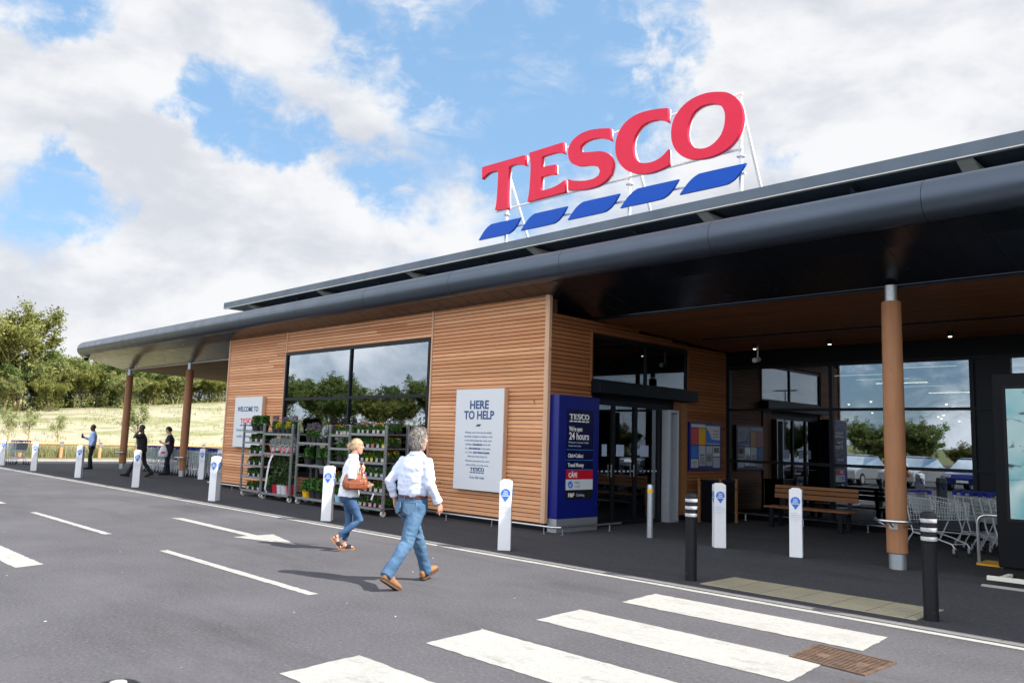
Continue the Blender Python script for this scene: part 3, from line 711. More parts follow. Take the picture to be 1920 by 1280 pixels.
TT('twig', -49.0, 11.3, .95, 'slender sapling cut by the left edge of the photo', group='saplings planted on the bank')
# trees beyond the car park, behind the camera: they show in the window reflections
G2 = 'trees round the car park mirrored in the shop windows'
for i, (x, y, k, s) in enumerate(((-62, -34, 'ash', 1.3), (-56, -40, 'haw', 1.5), (-51, -36, 'dar', 1.2), (-44, -42, 'ash', 1.4), (-66, -24, 'haw', 1.6), (-70, -16, 'ash', 1.5), (-74, -9, 'haw', 1.5), (-38, -44, 'sal', 1.3), (-30, -46, 'haw', 1.4), (-23, -48, 'ash', 1.1), (-15, -47, 'dar', 1.0), (-9, -48, 'haw', 1.4), (-2, -46, 'ash', 1.2), (5, -45, 'haw', 1.4), (14, -44, 'dar', 1.2), (24, -42, 'ash', 1.2), (36, -36, 'haw', 1.5), (44, -26, 'ash', 1.3), (48, -12, 'haw', 1.5), (50, 2, 'ash', 1.4), (50, 14, 'dar', 1.3), (-80, -1, 'dar', 1.3), (-34, -52, 'ash', 1.4), (-48, -48, 'dar', 1.4), (52, 24, 'haw', 1.5))):
    TT(k, x, y, s*(.42 if y < -30 else .62), 'tree beyond the car park, seen only mirrored in the shop windows', group=G2)

hr = random.Random(23)
for i in range(52):
    a = -80+i*2.6+hr.uniform(-1, 1); y = -40-hr.uniform(0, 8)
    TT(('haw', 'ash', 'dar', 'haw')[hr.randint(0, 3)], a, y, hr.uniform(.55, .98), 'bush of the long hedge beyond the car park, seen only mirrored in the shop windows', group='hedge behind the photographer')
for i in range(22):
    TT(('haw', 'ash', 'dar')[hr.randint(0, 2)], -66-hr.uniform(0, 14), -38+i*2.0, hr.uniform(.8, 1.25), 'bush of the hedge left of the car park, seen only mirrored in the front window', group='hedge left behind the photographer')
# ================================================================ STORE BUILDING
WX0, WX1, WY, WZ = -23.84, -10.51, 11.32, 4.49
BX1 = 6.0; GY = 17.75
bld = empty('supermarket_building', (WX1, WY, 0), 0, 'timber clad supermarket with a deep slate grey curved canopy and wooden columns', 'building')
ORG = Vector((WX1, WY, 0))
def P(o, par=bld):
    o.parent = par
    if par is bld: o.location = -ORG
    return o
brd = random.Random(12)
def soffit_z(y): return 4.17+.232*(12.59-y) if y < 12.59 else 4.165-.033*(y-12.59)
def cladding(name, axis, a0, a1, plane, z0, z1, holes, mat, ztop=None, out=1):
    """horizontal boards with open joints; axis 'x' faces -Y, axis 'y' faces +X"""
    b = MB(); pitch = .0795; z = z0
    while z < z1-.02:
        zt = min(z+pitch-.0085, z1)
        segs = [(a0, a1)]
        for (h0, h1, hz0, hz1) in holes:
            if zt > hz0+.01 and z < hz1-.01:
                ns = []
                for (p, q) in segs:
                    if h0 > p: ns.append((p, min(q, h0)))
                    if h1 < q: ns.append((max(p, h1), q))
                segs = [(p, q) for p, q in ns if q-p > .01]
        for (p, q) in segs:
            c = p
            while c < q-.01:
                e = min(q, c+brd.uniform(2.4, 4.6))
                if q-e < .5: e = q
                if ztop is not None:
                    # boards stop where they meet the sloping soffit
                    while ztop((c+e)/2) < zt-.0 and e-c > .1: break
                pr = .022+brd.uniform(-.004, .005); t = min(1, max(0, brd.gauss(.52, .30)))
                if axis == 'x': pts = [(plane+.0, z), (plane-pr, z+.003), (plane-pr+.007, zt-.004), (plane, zt)]
                else: pts = [(plane, z), (plane+pr, z+.003), (plane+pr-.007, zt-.004), (plane, zt)]
                if ztop is None or min(ztop(c), ztop(e)) > zt-.03:
                    if axis == 'x': b.rings([[(c+.0015, y_, z_) for y_, z_ in pts], [(e-.0015, y_, z_) for y_, z_ in pts]], t)
                    else: b.rings([[(x_, c+.0015, z_) for x_, z_ in pts], [(x_, e-.0015, z_) for x_, z_ in pts]], t)
                c = e
        z += pitch
    return P(b.build(name, mat))
WIN = (-20.38, -14.05, .62, 3.89)
cladding('timber_cladding', 'x', WX0+.03, WX1-.06, WY, .17, 4.49, [WIN, (-20.42, -20.36, .17, 4.5), (-14.04, -13.98, .17, 4.5)], M['larch'])
# return wall to the entrance
DY0, DY1 = 12.62, 15.52
cladding('timber_cladding', 'y', WY+.035, GY-.06, WX1, .17, 4.5, [(12.58, 16.02, 2.68, 3.86), (DY0, 16.02, 0, 2.7)], M['larch_shade'], lambda y: soffit_z(y)-.0)
# left end wall of the timber box
cladding('timber_cladding', 'y', WY+.03, 30, WX0-.06, .17, 4.1, [], M['larch_shade'])
b = MB()   # backing walls behind the boards and the black plinth
b.box(WX0-.055, WY+.001, .12, WIN[0], WY+.22, 4.42); b.box(WIN[1], WY+.001, .12, WX1-.002, WY+.22, 4.42); b.box(WIN[0], WY+.001, .12, WIN[1], WY+.22, WIN[2]); b.box(WIN[0], WY+.001, WIN[3], WIN[1], WY+.22, 4.42)
b.box(WX1-.22, WY+.222, .12, WX1-.001, DY0, 4.14); b.box(WX1-.22, DY0, 3.88, WX1-.001, 16.02, 4.02); b.box(WX1-.22, 16.02, .12, WX1-.001, GY, 3.96)
b.box(WX0-.058, WY+.222, .12, WX0+.2, 30, 3.9)
P(b.build('backing_wall', M['cavity']))
b = MB(); b.box(WX0-.01, WY+.06, 0, WX1-.06, WY+.2, .118); b.box(WX1-.2, WY+.202, 0, WX1-.06, DY0, .118); b.box(WX1-.2, 16.02, 0, WX1-.06, GY, .118); b.box(WX0-.01, WY+.202, 0, WX0+.15, 30, .118)
P(b.build('plinth', M['plinth']))
TRIM = [(x-.025, WY-.036, .172, x+.025, WY-.002, 4.47, .5) for x in (-20.39, -14.01)]
TRIM += [(WX1-.065, WY-.045, .17, WX1+.0, WY-.001, 4.50, .6), (WX1+.002, WY-.045, .17, WX1+.045, WY+.03, 4.47, .3), (WX0-.03, WY-.04, .17, WX0+.028, WY-.001, 4.46, .6)]
TRIM += [(WX1, 12.545, 2.92, WX1+.045, 12.58, 3.90, .5), (WX1, 16.025, 2.88, WX1+.04, 16.055, 3.86, .4), (WX1-.02, GY-.06, .15, WX1+.03, GY-.03, 3.9, .3)]
for q_ in TRIM: b = MB(); b.box(*q_); P(b.build('corner_trim', M['trimwood' if q_[1] < WY+.1 else 'larch_shade']))

# ---- canopy: bullnose edge, metal soffit, timber ceiling
XR = 6.0; XL = -36.75
prof = []
cy, cz, R_ = 10.80, 4.87, .27
bn = MB(); rs = []
path = [(XR, cy, cz), (-2, cy, cz), (-10, cy, cz), (-20, cy, cz), (-30, cy, cz), (-35.9, cy, cz)]
for k in range(1, 9):
    a = k/8*pi/2; path.append((-35.9-.62*sin(a), cy+.62*(1-cos(a)), cz-.015*k))
path += [(-36.52, 12.59, 4.45), (-36.52, 20, 4.25), (-36.52, 26, 4.2)]
def ringat(i):
    p = Vector(path[i]); a = Vector(path[max(0, i-1)]); c = Vector(path[min(len(path)-1, i+1)]); d = (c-a).normalized(); d.z = 0; d.normalize()
    side = Vector((d.y, -d.x, 0)) * 1.0
    # outward is to the left of travel when travelling -X: (-Y)
    outw = Vector((-d.y, d.x, 0)); 
    return [tuple(p+outw*cos(t)*R_+Vector((0, 0, 1))*sin(t)*R_) for t in [2*pi*j/28 for j in range(28)]]
rs = [ringat(i) for i in range(len(path))]
bn.rings(rs, .5)
bn.cur = 1; x = -34.
while x < 4:      # panel joints round the bullnose
    ring = [(x, cy+cos(t)*(R_+.0012), cz+sin(t)*(R_+.0012)) for t in [2*pi*j/28 for j in range(28)]]
    bn.rings([ring, [(x+.007, q[1], q[2]) for q in ring]], .5); x += 3.05
o = P(bn.build('canopy_bullnose', [M['slate'], M['dark']], smooth='auto'))

b = MB()
z1 = cz-R_+.012
def strip(b, pts, x0, x1, t=.03, tone=.5):
    for (ya, za), (yb, zb) in zip(pts[:-1], pts[1:]):
        n = len(b.v); b.v += [(x0, ya, za), (x1, ya, za), (x1, yb, zb), (x0, yb, zb), (x0, ya, za+t), (x1, ya, za+t), (x1, yb, zb+t), (x0, yb, zb+t)]
        for q in ((0, 3, 2, 1), (4, 5, 6, 7), (0, 1, 5, 4), (1, 2, 6, 5), (2, 3, 7, 6), (3, 0, 4, 7)): b.f.append(tuple(n+i for i in q)); b.t.append(tone); b.mi.append(0)
metal = [(10.86, 4.605), (11.32, 4.465), (12.55, 4.18)]
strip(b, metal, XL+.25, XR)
b.box(XL+.25, 12.55, 4.168, XR, 12.60, 4.195)
P(b.build('metal_soffit', M['slate_soffit']))
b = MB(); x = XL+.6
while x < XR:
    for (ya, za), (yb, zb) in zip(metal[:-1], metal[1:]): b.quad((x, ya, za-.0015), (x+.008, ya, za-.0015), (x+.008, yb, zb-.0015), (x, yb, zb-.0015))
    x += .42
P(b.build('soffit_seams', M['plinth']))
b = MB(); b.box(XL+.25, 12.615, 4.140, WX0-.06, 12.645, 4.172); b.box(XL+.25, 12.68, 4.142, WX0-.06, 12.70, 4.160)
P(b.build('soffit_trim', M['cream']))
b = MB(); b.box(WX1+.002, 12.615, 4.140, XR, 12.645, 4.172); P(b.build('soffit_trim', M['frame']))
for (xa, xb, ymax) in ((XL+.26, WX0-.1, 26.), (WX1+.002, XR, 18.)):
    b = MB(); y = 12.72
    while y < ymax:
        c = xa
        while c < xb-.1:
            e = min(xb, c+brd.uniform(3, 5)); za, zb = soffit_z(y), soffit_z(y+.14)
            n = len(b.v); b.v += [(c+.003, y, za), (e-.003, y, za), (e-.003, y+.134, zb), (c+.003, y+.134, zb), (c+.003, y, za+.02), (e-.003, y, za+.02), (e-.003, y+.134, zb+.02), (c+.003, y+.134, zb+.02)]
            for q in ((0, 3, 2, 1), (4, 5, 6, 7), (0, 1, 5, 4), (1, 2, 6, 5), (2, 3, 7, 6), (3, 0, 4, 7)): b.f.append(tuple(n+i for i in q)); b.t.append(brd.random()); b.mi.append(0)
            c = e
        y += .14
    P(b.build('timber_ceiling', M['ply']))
# roof over it all (solid slab above soffit), then the upper roof
b = MB()
b.box(XL+.2, 11.0, 4.80, XR, 34, 5.08)
b.box(XL+.26, 12.4, 4.22, XR, 34, 4.79)
P(b.build('canopy_roof', M['slate_roof']))
b = MB(); b.box(-24.1, 12.35, 5.085, XR, 33, 5.55); P(b.build('upper_wall', M['slate_roof']))
b = MB()
b.box(-24.75, 11.40, 5.565, XR, 11.44, 5.742)                      # fascia
b.box(-24.75, 11.442, 5.60, XR, 33, 5.735)
P(b.build('upper_roof', M['slate_roof']))
b = MB(); b.box(-24.74, 11.392, 5.548, XR, 11.47, 5.563); b.box(-24.74, 11.48, 5.575, -23.2, 12.3, 5.597)
x = -24.6
while x < -23.3: b.box(x, 11.5, 5.545, x+.05, 12.3, 5.573); x += .16
P(b.build('fascia_drip_edge', M['cream']))
for i in range(8):
    x = -23.25+i*4.0
    g = MB(); g.rings([[(x+q, 11.47, 5.546), (x+q, 12.345, 5.546), (x+q, 12.345, 5.20), (x+q, 11.6, 5.50)] for q in (-.10, .10)], .5)
    P(g.build('roof_bracket', M['cream']))
    if x+2 < XR:
        g = MB(); g.box(x+2.35, 12.0, 5.09, x+2.41, 12.06, 5.56); g.rings([[(x+2.35, 11.75, 5.56), (x+2.35, 12.05, 5.56), (x+2.35, 12.05, 5.35)], [(x+2.41, 11.75, 5.56), (x+2.41, 12.05, 5.56), (x+2.41, 12.05, 5.35)]], .5)
        P(g.build('roof_strut', M['slate_roof']))
# back and side walls so the shop is closed
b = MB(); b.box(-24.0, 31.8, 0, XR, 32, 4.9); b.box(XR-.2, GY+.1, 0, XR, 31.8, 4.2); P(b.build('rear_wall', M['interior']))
# ---- front window
wf = MB(); x0, x1, z0, z1 = WIN; y0 = WY-.045; y1 = WY+.06
wf.box(x0, y0, z0, x0+.07, y1, z1); wf.box(x1-.07, y0, z0, x1, y1, z1); wf.box(x0+.07, y0, z1-.075, x1-.07, y1, z1); wf.box(x0+.07, y0, z0, x1-.07, y1, z0+.07)
wf.box(-17.225, y0+.004, z0+.07, -17.165, y1, z1-.075); wf.box(x0+.07, y0+.008, 2.575, -17.225, y1, 2.64); wf.box(-17.165, y0+.008, 2.575, x1-.07, y1, 2.64)
wo = P(wf.build('front_window', M['frame']))
for (a, b_, c, d) in ((x0+.07, -17.225, z0+.07, 2.575), (-17.165, x1-.07, z0+.07, 2.575), (x0+.07, -17.225, 2.64, z1-.075), (-17.165, x1-.07, 2.64, z1-.075)):
    g = MB(); g.box(a, WY+.0, c, b_, WY+.012, d); g.build('pane', M['glass'], wo)
text_mesh('window_lettering', 'BRITISH', M['signwhite'], wo, (-18.76, WY+.25, 1.80), (1, 0, 0), (0, 0, 1), .30, .98, .006)
# ---- glass wall at the back of the entrance court
gw = MB(); ya, yb = GY-.07, GY+.05
cols = [(-10.47, -10.38), (-7.91, -7.83), (-5.07, -4.99), (-4.42, -4.34), (-1.6, -1.52), (1.2, 1.28), (4.0, 4.08)]
for a, c in cols: gw.box(a, ya, .12, c, yb, 3.62)
rows = [(.12, .20), (1.33, 1.395), (2.55, 2.61), (3.55, 3.62)]
for (a, c), (d, e) in zip(cols[:-1], cols[1:]):
    for (p, q) in rows: gw.box(c, ya+.004, p, d, yb, q)
gwo = P(gw.build('glazed_wall', M['frame']))
for i, ((a, c), (d, e)) in enumerate(zip(cols[:-1], cols[1:])):
    for (p, q), (r_, s_) in zip(rows[:-1], rows[1:]):
        g = MB(); g.box(c, GY-.02, q, d, GY-.008, r_)
        if i == 2: g.build('infill_panel', M['frame'], gwo)
        else: g.build('pane', M['glass'], gwo)
b = MB(); b.box(WX1+.002, GY-.05, 3.625, XR, GY+.05, 4.0); b.box(WX1+.002, GY-.04, 0, XR, GY+.04, .118); P(b.build('header_panel', M['dark']))
# conduit and lights under the ceiling of the court
b = MB(); b.tube([(-9.6, 15.2, 3.97), (XR, 15.2, 3.97)], .016, 6); P(b.build('lighting_track', M['frame']))
for x in (-9.0, -7.3, -5.0, -3.0, -2.2):
    g = MB(); g.tube([(x, 16.4, 3.86), (x, 16.4, 3.97)], .045, 10); h = P(g.build('ceiling_light', M['frame']));
    g = MB(); g.tube([(x, 16.4, 3.852), (x, 16.4, 3.859)], .03, 10); g.build('lamp', M['spot'], h)
# ---- entrance: sliding doors, transom, shutter box, casing
en = MB(); xf = WX1-.06
for y in (DY0, 13.36, 14.12, 14.96): en.box(xf-.05, y, .02, xf+.03, y+.085, 2.46)
en.box(xf-.06, DY0, 2.462, xf+.04, DY1, 2.56); en.box(xf-.05, DY0+.085, .02, xf+.02, 14.96, .10)
eno = P(en.build('entrance_door', M['frame']))
for (a, c) in ((DY0+.085, 13.36), (13.445, 14.12), (14.205, 14.96)):
    g = MB(); g.box(xf-.012, a, .10, xf-.002, c, 2.46); g.build('pane', M['glass_dark'], eno)
g = MB()
for y in (13.31, 14.07): g.box(xf+.032, y, 1.0, xf+.05, y+.02, 1.25)
g.build('handle', M['steel'], eno)
for y, w in ((13.05, .16), (13.52, .26), (14.35, .30)):
    g = MB(); g.box(xf-.0015, y, 1.42, xf+.0005, y+w, 1.66); g.build('door_notice', M['paletext'], eno)
g = MB(); g.box(xf-.0015, DY0+.1, 1.12, xf-.0005, DY0+.11, 1.13)
for k in range(16):
    y = DY0+.12+k*.145
    if any(abs(y-q-.03) < .07 for q in (13.36, 14.12)): continue
    g.box(xf-.0014, y, 1.10, xf+.0004, y+.07, 1.13)
g.build('manifestation_dots', M['paletext'], eno)
b = MB(); b.box(WX1-.12, DY0, 2.565, WX1-.02, 16.02, 2.90); P(b.build('door_head', M['dark']))
sb = MB(); sb.box(WX1+.03, 12.56, 2.672, WX1+.27, 16.10, 2.90); so_ = P(sb.build('shutter_box', M['frame'], bevel=.008))
g = MB(); g.box(WX1+.05, DY0+.05, 2.655, WX1+.09, 15.9, 2.671); g.build('shutter_guide', M['dark'], so_)
tw = MB(); xa, xb = WX1-.06, WX1+.02
tw.box(xa, 12.585, 2.905, xb, 12.645, 3.86); tw.box(xa, 15.96, 2.905, xb, 16.02, 3.86); tw.box(xa, 12.645, 3.80, xb, 15.96, 3.86); tw.box(xa, 12.645, 2.905, xb, 15.96, 2.965); tw.box(xa, 14.40, 2.965, xb, 14.46, 3.80)
two = P(tw.build('transom_window', M['frame']))
for a, c in ((12.645, 14.40), (14.46, 15.96)):
    g = MB(); g.box(WX1-.02, a, 2.965, WX1-.01, c, 3.80); g.build('pane', M['glass_dark'], two)
b = MB(); b.box(WX1-.03, 15.10, .02, WX1+.17, 15.16, 2.455); b.box(WX1-.03, 15.162, .02, WX1+.02, 15.42, 2.455); b.box(WX1+.125, 15.162, .02, WX1+.17, 15.42, .08); b.box(WX1+.125, 15.162, 2.40, WX1+.17, 15.42, 2.455); b.box(WX1-.03, 15.422, .02, WX1+.17, 15.47, 2.455)
P(b.build('door_casing', M['casing'], bevel=.004))
b = MB(); b.box(WX1-.04, 15.53, .15, WX1+.05, 15.74, 2.66, .2); b.box(WX1-.04, 15.745, .15, WX1+.05, 15.98, 2.66, .8); P(b.build('timber_post_panel', M['benchwood']))
# ---- columns
def column(x, y, hoop=True, first=None):
    c = MB()
    n = 24; c.rings([[(x+r_*cos(2*pi*j/n), y+r_*sin(2*pi*j/n), z) for j in range(n)] for z, r_ in ((.235, .132), (.245, .143), (2.1, .147), (3.90, .137), (3.915, .128))], brd.random())
    co = P(c.build('column', M['glulam'], smooth='auto'))
    s = MB(); s.lathe([(.118, .0), (.118, .232)], (x, y)); s.lathe([(.16, .0), (.16, .012)], (x, y)); s.build('steel_shoe', M['galv'], co, smooth='auto')
    s = MB(); s.lathe([(.088, 3.917), (.088, 4.16)], (x, y)); s.build('steel_head', M['galv'], co, smooth='auto')
    s = MB(); R2 = .29
    s.tube([(x+R2*cos(a), y+R2*sin(a), .70) for a in [pi*1.02+pi*.96*k/16 for k in range(17)]], .022, 8)
    for a in (pi*1.15, pi*1.5, pi*1.85): s.tube([(x+R2*cos(a), y+R2*sin(a), .69), (x+.155*cos(a), y+.155*sin(a), .62)], .014, 6)
    s.box(x-.05, y-.155, .58, x+.07, y-.144, .66); s.build('bump_hoop', M['steel'], co, smooth='auto')
    return co
column(-4.60, 12.47); column(-29.75, 12.60); column(-35.75, 12.60)
# ---- interior: floor, ceiling, strip lights, shelving far back
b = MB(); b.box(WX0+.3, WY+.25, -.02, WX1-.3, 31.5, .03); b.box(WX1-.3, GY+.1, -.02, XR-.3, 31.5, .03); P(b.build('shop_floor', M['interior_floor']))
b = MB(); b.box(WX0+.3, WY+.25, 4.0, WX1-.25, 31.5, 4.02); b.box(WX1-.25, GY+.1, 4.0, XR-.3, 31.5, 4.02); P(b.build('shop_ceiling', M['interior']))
il = random.Random(9)
for k in range(40):
    if k < 16: x = il.choice((-22.2, -20.2, -18.2, -16.2, -14.2, -12.6)); y = 13.2+il.randint(0, 6)*1.5
    else: x = il.choice((-9.2, -7.2, -5.6, -3.4, -1.0)); y = 19.4+il.randint(0, 7)*1.4
    g = MB(); g.box(x, y, 3.62, x+1.4, y+.10, 3.66); h = P(g.build('ceiling_strip_light', M['frame'])); g = MB(); g.box(x+.02, y+.01, 3.607, x+1.38, y+.09, 3.618); g.build('diffuser', M['striplight'], h)
    if k % 5 == 0: pass
for k in range(16):
    x = -9.4+il.random()*3.2; y = 19+il.random()*8; z = 2.6+il.random()*.3
    g = MB(); g.tube([(x, y, z), (x, y, z+.12)], .05, 8); h = P(g.build('spotlight', M['frame'])); g = MB(); g.tube([(x-.01, y-.02, z-.008), (x, y, z-.001)], .03, 8); g.build('lamp', M['spot'], h)

for i, (x, y) in enumerate(((-9.4, 20.5), (-7.0, 21.0), (-4.2, 22.0), (-1.6, 21.0), (-20.5, 14.6), (-18.0, 14.8), (-15.4, 14.6))):
    r_ = empty('display_shelf', (x, y, .03), 0, 'dim display shelf inside the shop seen through the '+('glazed wall, '+('leftmost', 'second from left', 'third from left', 'rightmost')[i] if i < 4 else 'front window, '+('leftmost', 'middle one', 'rightmost')[i-4]), 'shelving')
    b = MB(); b.box(0, 0, 0, 1.6, .04, 1.6); b.box(0, .041, 0, .04, .45, 1.6); b.box(1.56, .041, 0, 1.6, .45, 1.6); b.build('frame', M['shelf_grey'], r_)
    for k in range(4):
        b = MB(); b.box(.041, .045, .15+k*.38, 1.559, .48, .17+k*.38); so3 = b.build('shelf', M['shelf_grey'], r_)
        g = MB(); xx = .08
        while xx < 1.45:
            w_ = il.uniform(.06, .2); g.box(xx, .1, .171+k*.38, xx+w_-.01, .42, .171+k*.38+il.uniform(.1, .26)); xx += w_
        g.build('goods', [M['potred'], M['lab_yel'], M['potblue'], M['wrap']][(i+k) % 4], so3)
# ================================================================ ROOF SIGN (outlines in metres on the sign plane)
SY = 12.0
LT = {'T': [[(-13.319, 7.814), (-13.113, 7.815), (-11.955, 7.789), (-11.929, 7.542), (-12.058, 7.597), (-12.202, 7.637), (-12.347, 7.647), (-12.434, 7.628), (-12.448, 7.344), (-12.452, 6.968), (-12.425, 6.679), (-12.842, 6.728), (-12.807, 6.885), (-12.786, 7.224), (-12.781, 7.567), (-12.821, 7.63), (-13.05, 7.642), (-13.191, 7.598), (-13.31, 7.538)]],
'E': [[(-11.83, 7.805), (-10.859, 7.8), (-10.833, 7.551), (-10.959, 7.606), (-11.123, 7.634), (-11.442, 7.632), (-11.457, 7.399), (-11.304, 7.394), (-11.058, 7.371), (-11.051, 7.162), (-11.202, 7.191), (-11.455, 7.195), (-11.458, 6.899), (-11.262, 6.885), (-11.006, 6.911), (-10.788, 6.982), (-10.771, 6.726), (-11.837, 6.726), (-11.796, 6.949), (-11.775, 7.275), (-11.781, 7.571)]],
'S': [[(-9.631, 7.782), (-9.605, 7.525), (-9.751, 7.602), (-9.921, 7.661), (-10.135, 7.68), (-10.286, 7.655), (-10.386, 7.596), (-10.392, 7.52), (-10.303, 7.457), (-10.128, 7.419), (-9.872, 7.376), (-9.682, 7.29), (-9.569, 7.152), (-9.541, 6.996), (-9.591, 6.839), (-9.733, 6.736), (-9.94, 6.678), (-10.239, 6.677), (-10.502, 6.714), (-10.691, 6.752), (-10.698, 6.984), (-10.553, 6.922), (-10.375, 6.878), (-10.191, 6.849), (-10.02, 6.851), (-9.895, 6.892), (-9.863, 6.973), (-9.915, 7.066), (-10.079, 7.14), (-10.252, 7.172), (-10.428, 7.201), (-10.585, 7.282), (-10.678, 7.391), (-10.715, 7.541), (-10.687, 7.676), (-10.578, 7.79), (-10.38, 7.864), (-10.14, 7.876), (-9.883, 7.84)]],
'C': [[(-8.281, 7.817), (-8.278, 7.542), (-8.418, 7.627), (-8.567, 7.667), (-8.756, 7.665), (-8.909, 7.604), (-9.023, 7.469), (-9.068, 7.316), (-9.057, 7.149), (-8.997, 7.004), (-8.88, 6.915), (-8.727, 6.877), (-8.558, 6.881), (-8.393, 6.935), (-8.266, 7.031), (-8.253, 6.726), (-8.445, 6.687), (-8.668, 6.672), (-8.896, 6.702), (-9.13, 6.789), (-9.31, 6.927), (-9.434, 7.105), (-9.486, 7.284), (-9.481, 7.484), (-9.404, 7.666), (-9.246, 7.808), (-9.03, 7.883), (-8.798, 7.896), (-8.532, 7.868)]],
'O': [[(-7.184, 7.806), (-7.038, 7.742), (-6.91, 7.635), (-6.809, 7.487), (-6.762, 7.311), (-6.769, 7.136), (-6.832, 6.961), (-6.959, 6.815), (-7.136, 6.724), (-7.348, 6.685), (-7.565, 6.69), (-7.787, 6.735), (-7.961, 6.821), (-8.104, 6.97), (-8.188, 7.148), (-8.208, 7.358), (-8.162, 7.552), (-8.038, 7.709), (-7.862, 7.817), (-7.654, 7.866), (-7.433, 7.864)],
 [(-7.333, 7.635), (-7.2, 7.568), (-7.125, 7.456), (-7.103, 7.314), (-7.126, 7.155), (-7.2, 7.009), (-7.332, 6.907), (-7.481, 6.867), (-7.633, 6.889), (-7.754, 6.964), (-7.834, 7.092), (-7.859, 7.253), (-7.825, 7.431), (-7.739, 7.579), (-7.602, 7.65), (-7.466, 7.658)]]}
LW = [(-8.027, 6.131), (-7.837, 6.322), (-7.666, 6.417), (-7.497, 6.432), (-6.71, 6.419), (-6.866, 6.236), (-7.008, 6.149), (-7.2, 6.124)]
SMO = {k: [crom(c, 4, 36) for c in v] for k, v in LT.items()}; SW_ = crom(LW, 4, 40)
def solid(name, outer, holes, depth, mat, parent, T):
    me = fill_outline(outer, holes, depth); n = len(me.vertices); co = np.empty(n*3); me.vertices.foreach_get('co', co); co = co.reshape(-1, 3)
    P3 = T(co); me.vertices.foreach_set('co', P3.ravel()); me.materials.clear(); me.materials.append(mat); me.update(); me.name = name
    o = bpy.data.objects.new(name, me); COL.objects.link(o); o.parent = parent; return o
sg = empty('roof_sign', (-10, SY, 5.74), 0, 'large red TESCO letters over five blue swooshes on a white steel frame on the roof', 'sign')
for k in 'TESCO':
    o = solid('letter', SMO[k][0], SMO[k][1:], .07, M['sign_red'], sg, lambda c: np.stack([c[:, 0]+10, c[:, 2], c[:, 1]-5.74], 1)); o['label'] = 'red letter '+k
    o = solid('letter_back', [(x, z) for x, z in SMO[k][0]], [list(h) for h in SMO[k][1:]], .03, M['white'], o, lambda c: np.stack([c[:, 0]+10, c[:, 2]+.052, c[:, 1]-5.74], 1))
for i in range(5):
    dx = (i-4)*1.333
    solid('swoosh', [(x+dx, z) for x, z in SW_], [], .05, M['sign_blue'], sg, lambda c: np.stack([c[:, 0]+10, c[:, 2], c[:, 1]-5.74], 1))
fb = MB()
def sgp(x, y, z): return (x+10, y-SY, z-5.74)
for x in (-12.66, -9.28, -6.91):
    fb.tube([sgp(x, 12.16, 5.74), sgp(x, 12.16, 7.68)], .035, 8); fb.tube([sgp(x, 12.16, 7.62), sgp(x, 13.1, 5.74)], .032, 8)
    fb.tube([sgp(x, 12.16, 6.62), sgp(x, 12.16, 6.645)], .075, 10); fb.box(*sgp(x-.1, 12.06, 5.737), *sgp(x+.1, 12.26, 5.752))
for z, x0, x1 in ((6.745, -12.95, -6.85), (7.73, -12.9, -6.85), (6.30, -13.0, -6.8)): fb.tube([sgp(x0, 12.11, z), sgp(x1, 12.11, z)], .026, 8)
fb.build('support_frame', M['white'], sg, smooth='auto')
def logo(parent, org, xd, width, mat, mat2, depth=.004, zd=(0, 0, 1)):
    """small flat copy of the wordmark: org is its lower left corner"""
    s = width/(13.319-6.762); X = np.array(xd, float); Z = np.array(zd, float); O = np.array(org, float); Yn = np.cross(Z, X)
    T = lambda c: O+(c[:, :1]+13.319)*s*X+(c[:, 1:2]-6.12)*s*Z+c[:, 2:3]*Yn
    for k in 'TESCO': solid('letter', SMO[k][0], SMO[k][1:], depth, mat, parent, T)
    for i in range(5): solid('swoosh', [(x+(i-4)*1.333, z) for x, z in SW_], [], depth, mat2, parent, T)
# ================================================================ SIGNS
def wallsign(x0, x1, z0, z1, label):
    s = empty('wall_sign', (x0, WY-.03, z0), 0, label, 'sign')
    w, h = x1-x0, z1-z0
    b = MB(); b.box(0, -.105, 0, w, -.012, h); b.build('sign_panel', M['signwhite'], s, bevel=.004)
    b = MB(); b.box(w+.001, -.10, .004, w+.012, -.0, h-.004); b.build('side_trim', M['trimwood'], s)
    return s, w, h
yf = -.108
s, w, h = wallsign(-12.99, -11.55, .66, 2.70, 'tall white HERE TO HELP sign on the timber wall beside the corner')
def tx(s, body, mat, x, z, size, width=None, bold=0., shear=0., align='CENTER', name='lettering', y=yf):
    return text_mesh(name, body, mat, s, (x, y, z), (1, 0, 0), (0, 0, 1), size, width, bold, .003, shear, align)
c = w/2
tx(s, 'HERE', M['navy'], c, h-.40, .235, .56, .006); tx(s, 'TO HELP', M['navy'], c, h-.61, .235, .90, .006)
q = MB(); q.poly([(c-.085, yf, h-.76), (c-.03, yf, h-.715), (c+.085, yf, h-.715), (c+.04, yf, h-.76)]); q.build('swoosh', M['navy'], s)
L_ = ["Whether you're here for the weekly", "essentials, a budget of Lambrini, a few", "or the little things that make your", ("day better, ", "a few pennies less", " at the till,"), ("or, ", "a few minutes less", " in the queue"), ("or a few ", "extra Clubcard points", ""), "when you least expect it.", None, "Whatever you need us for, we're", "here to help, so come on in."]
z = h-.90
for i, ln in enumerate(L_):
    if ln is None: z -= .012; continue
    if isinstance(ln, tuple):
        wd = .74; n = sum(len(k) for k in ln); xx = c-wd/2
        for j, k in enumerate(ln):
            if not k.strip(): continue
            ww = wd*len(k)/n; tx(s, k, M['navy'] if j == 1 else M['greytext'], xx+ww/2, z, .055, ww*.94, .0018 if j == 1 else 0.); xx += ww
    else: tx(s, ln, M['greytext'], c, z, .055, .78*min(1., len(ln)/36.)+.06)
    z -= .080
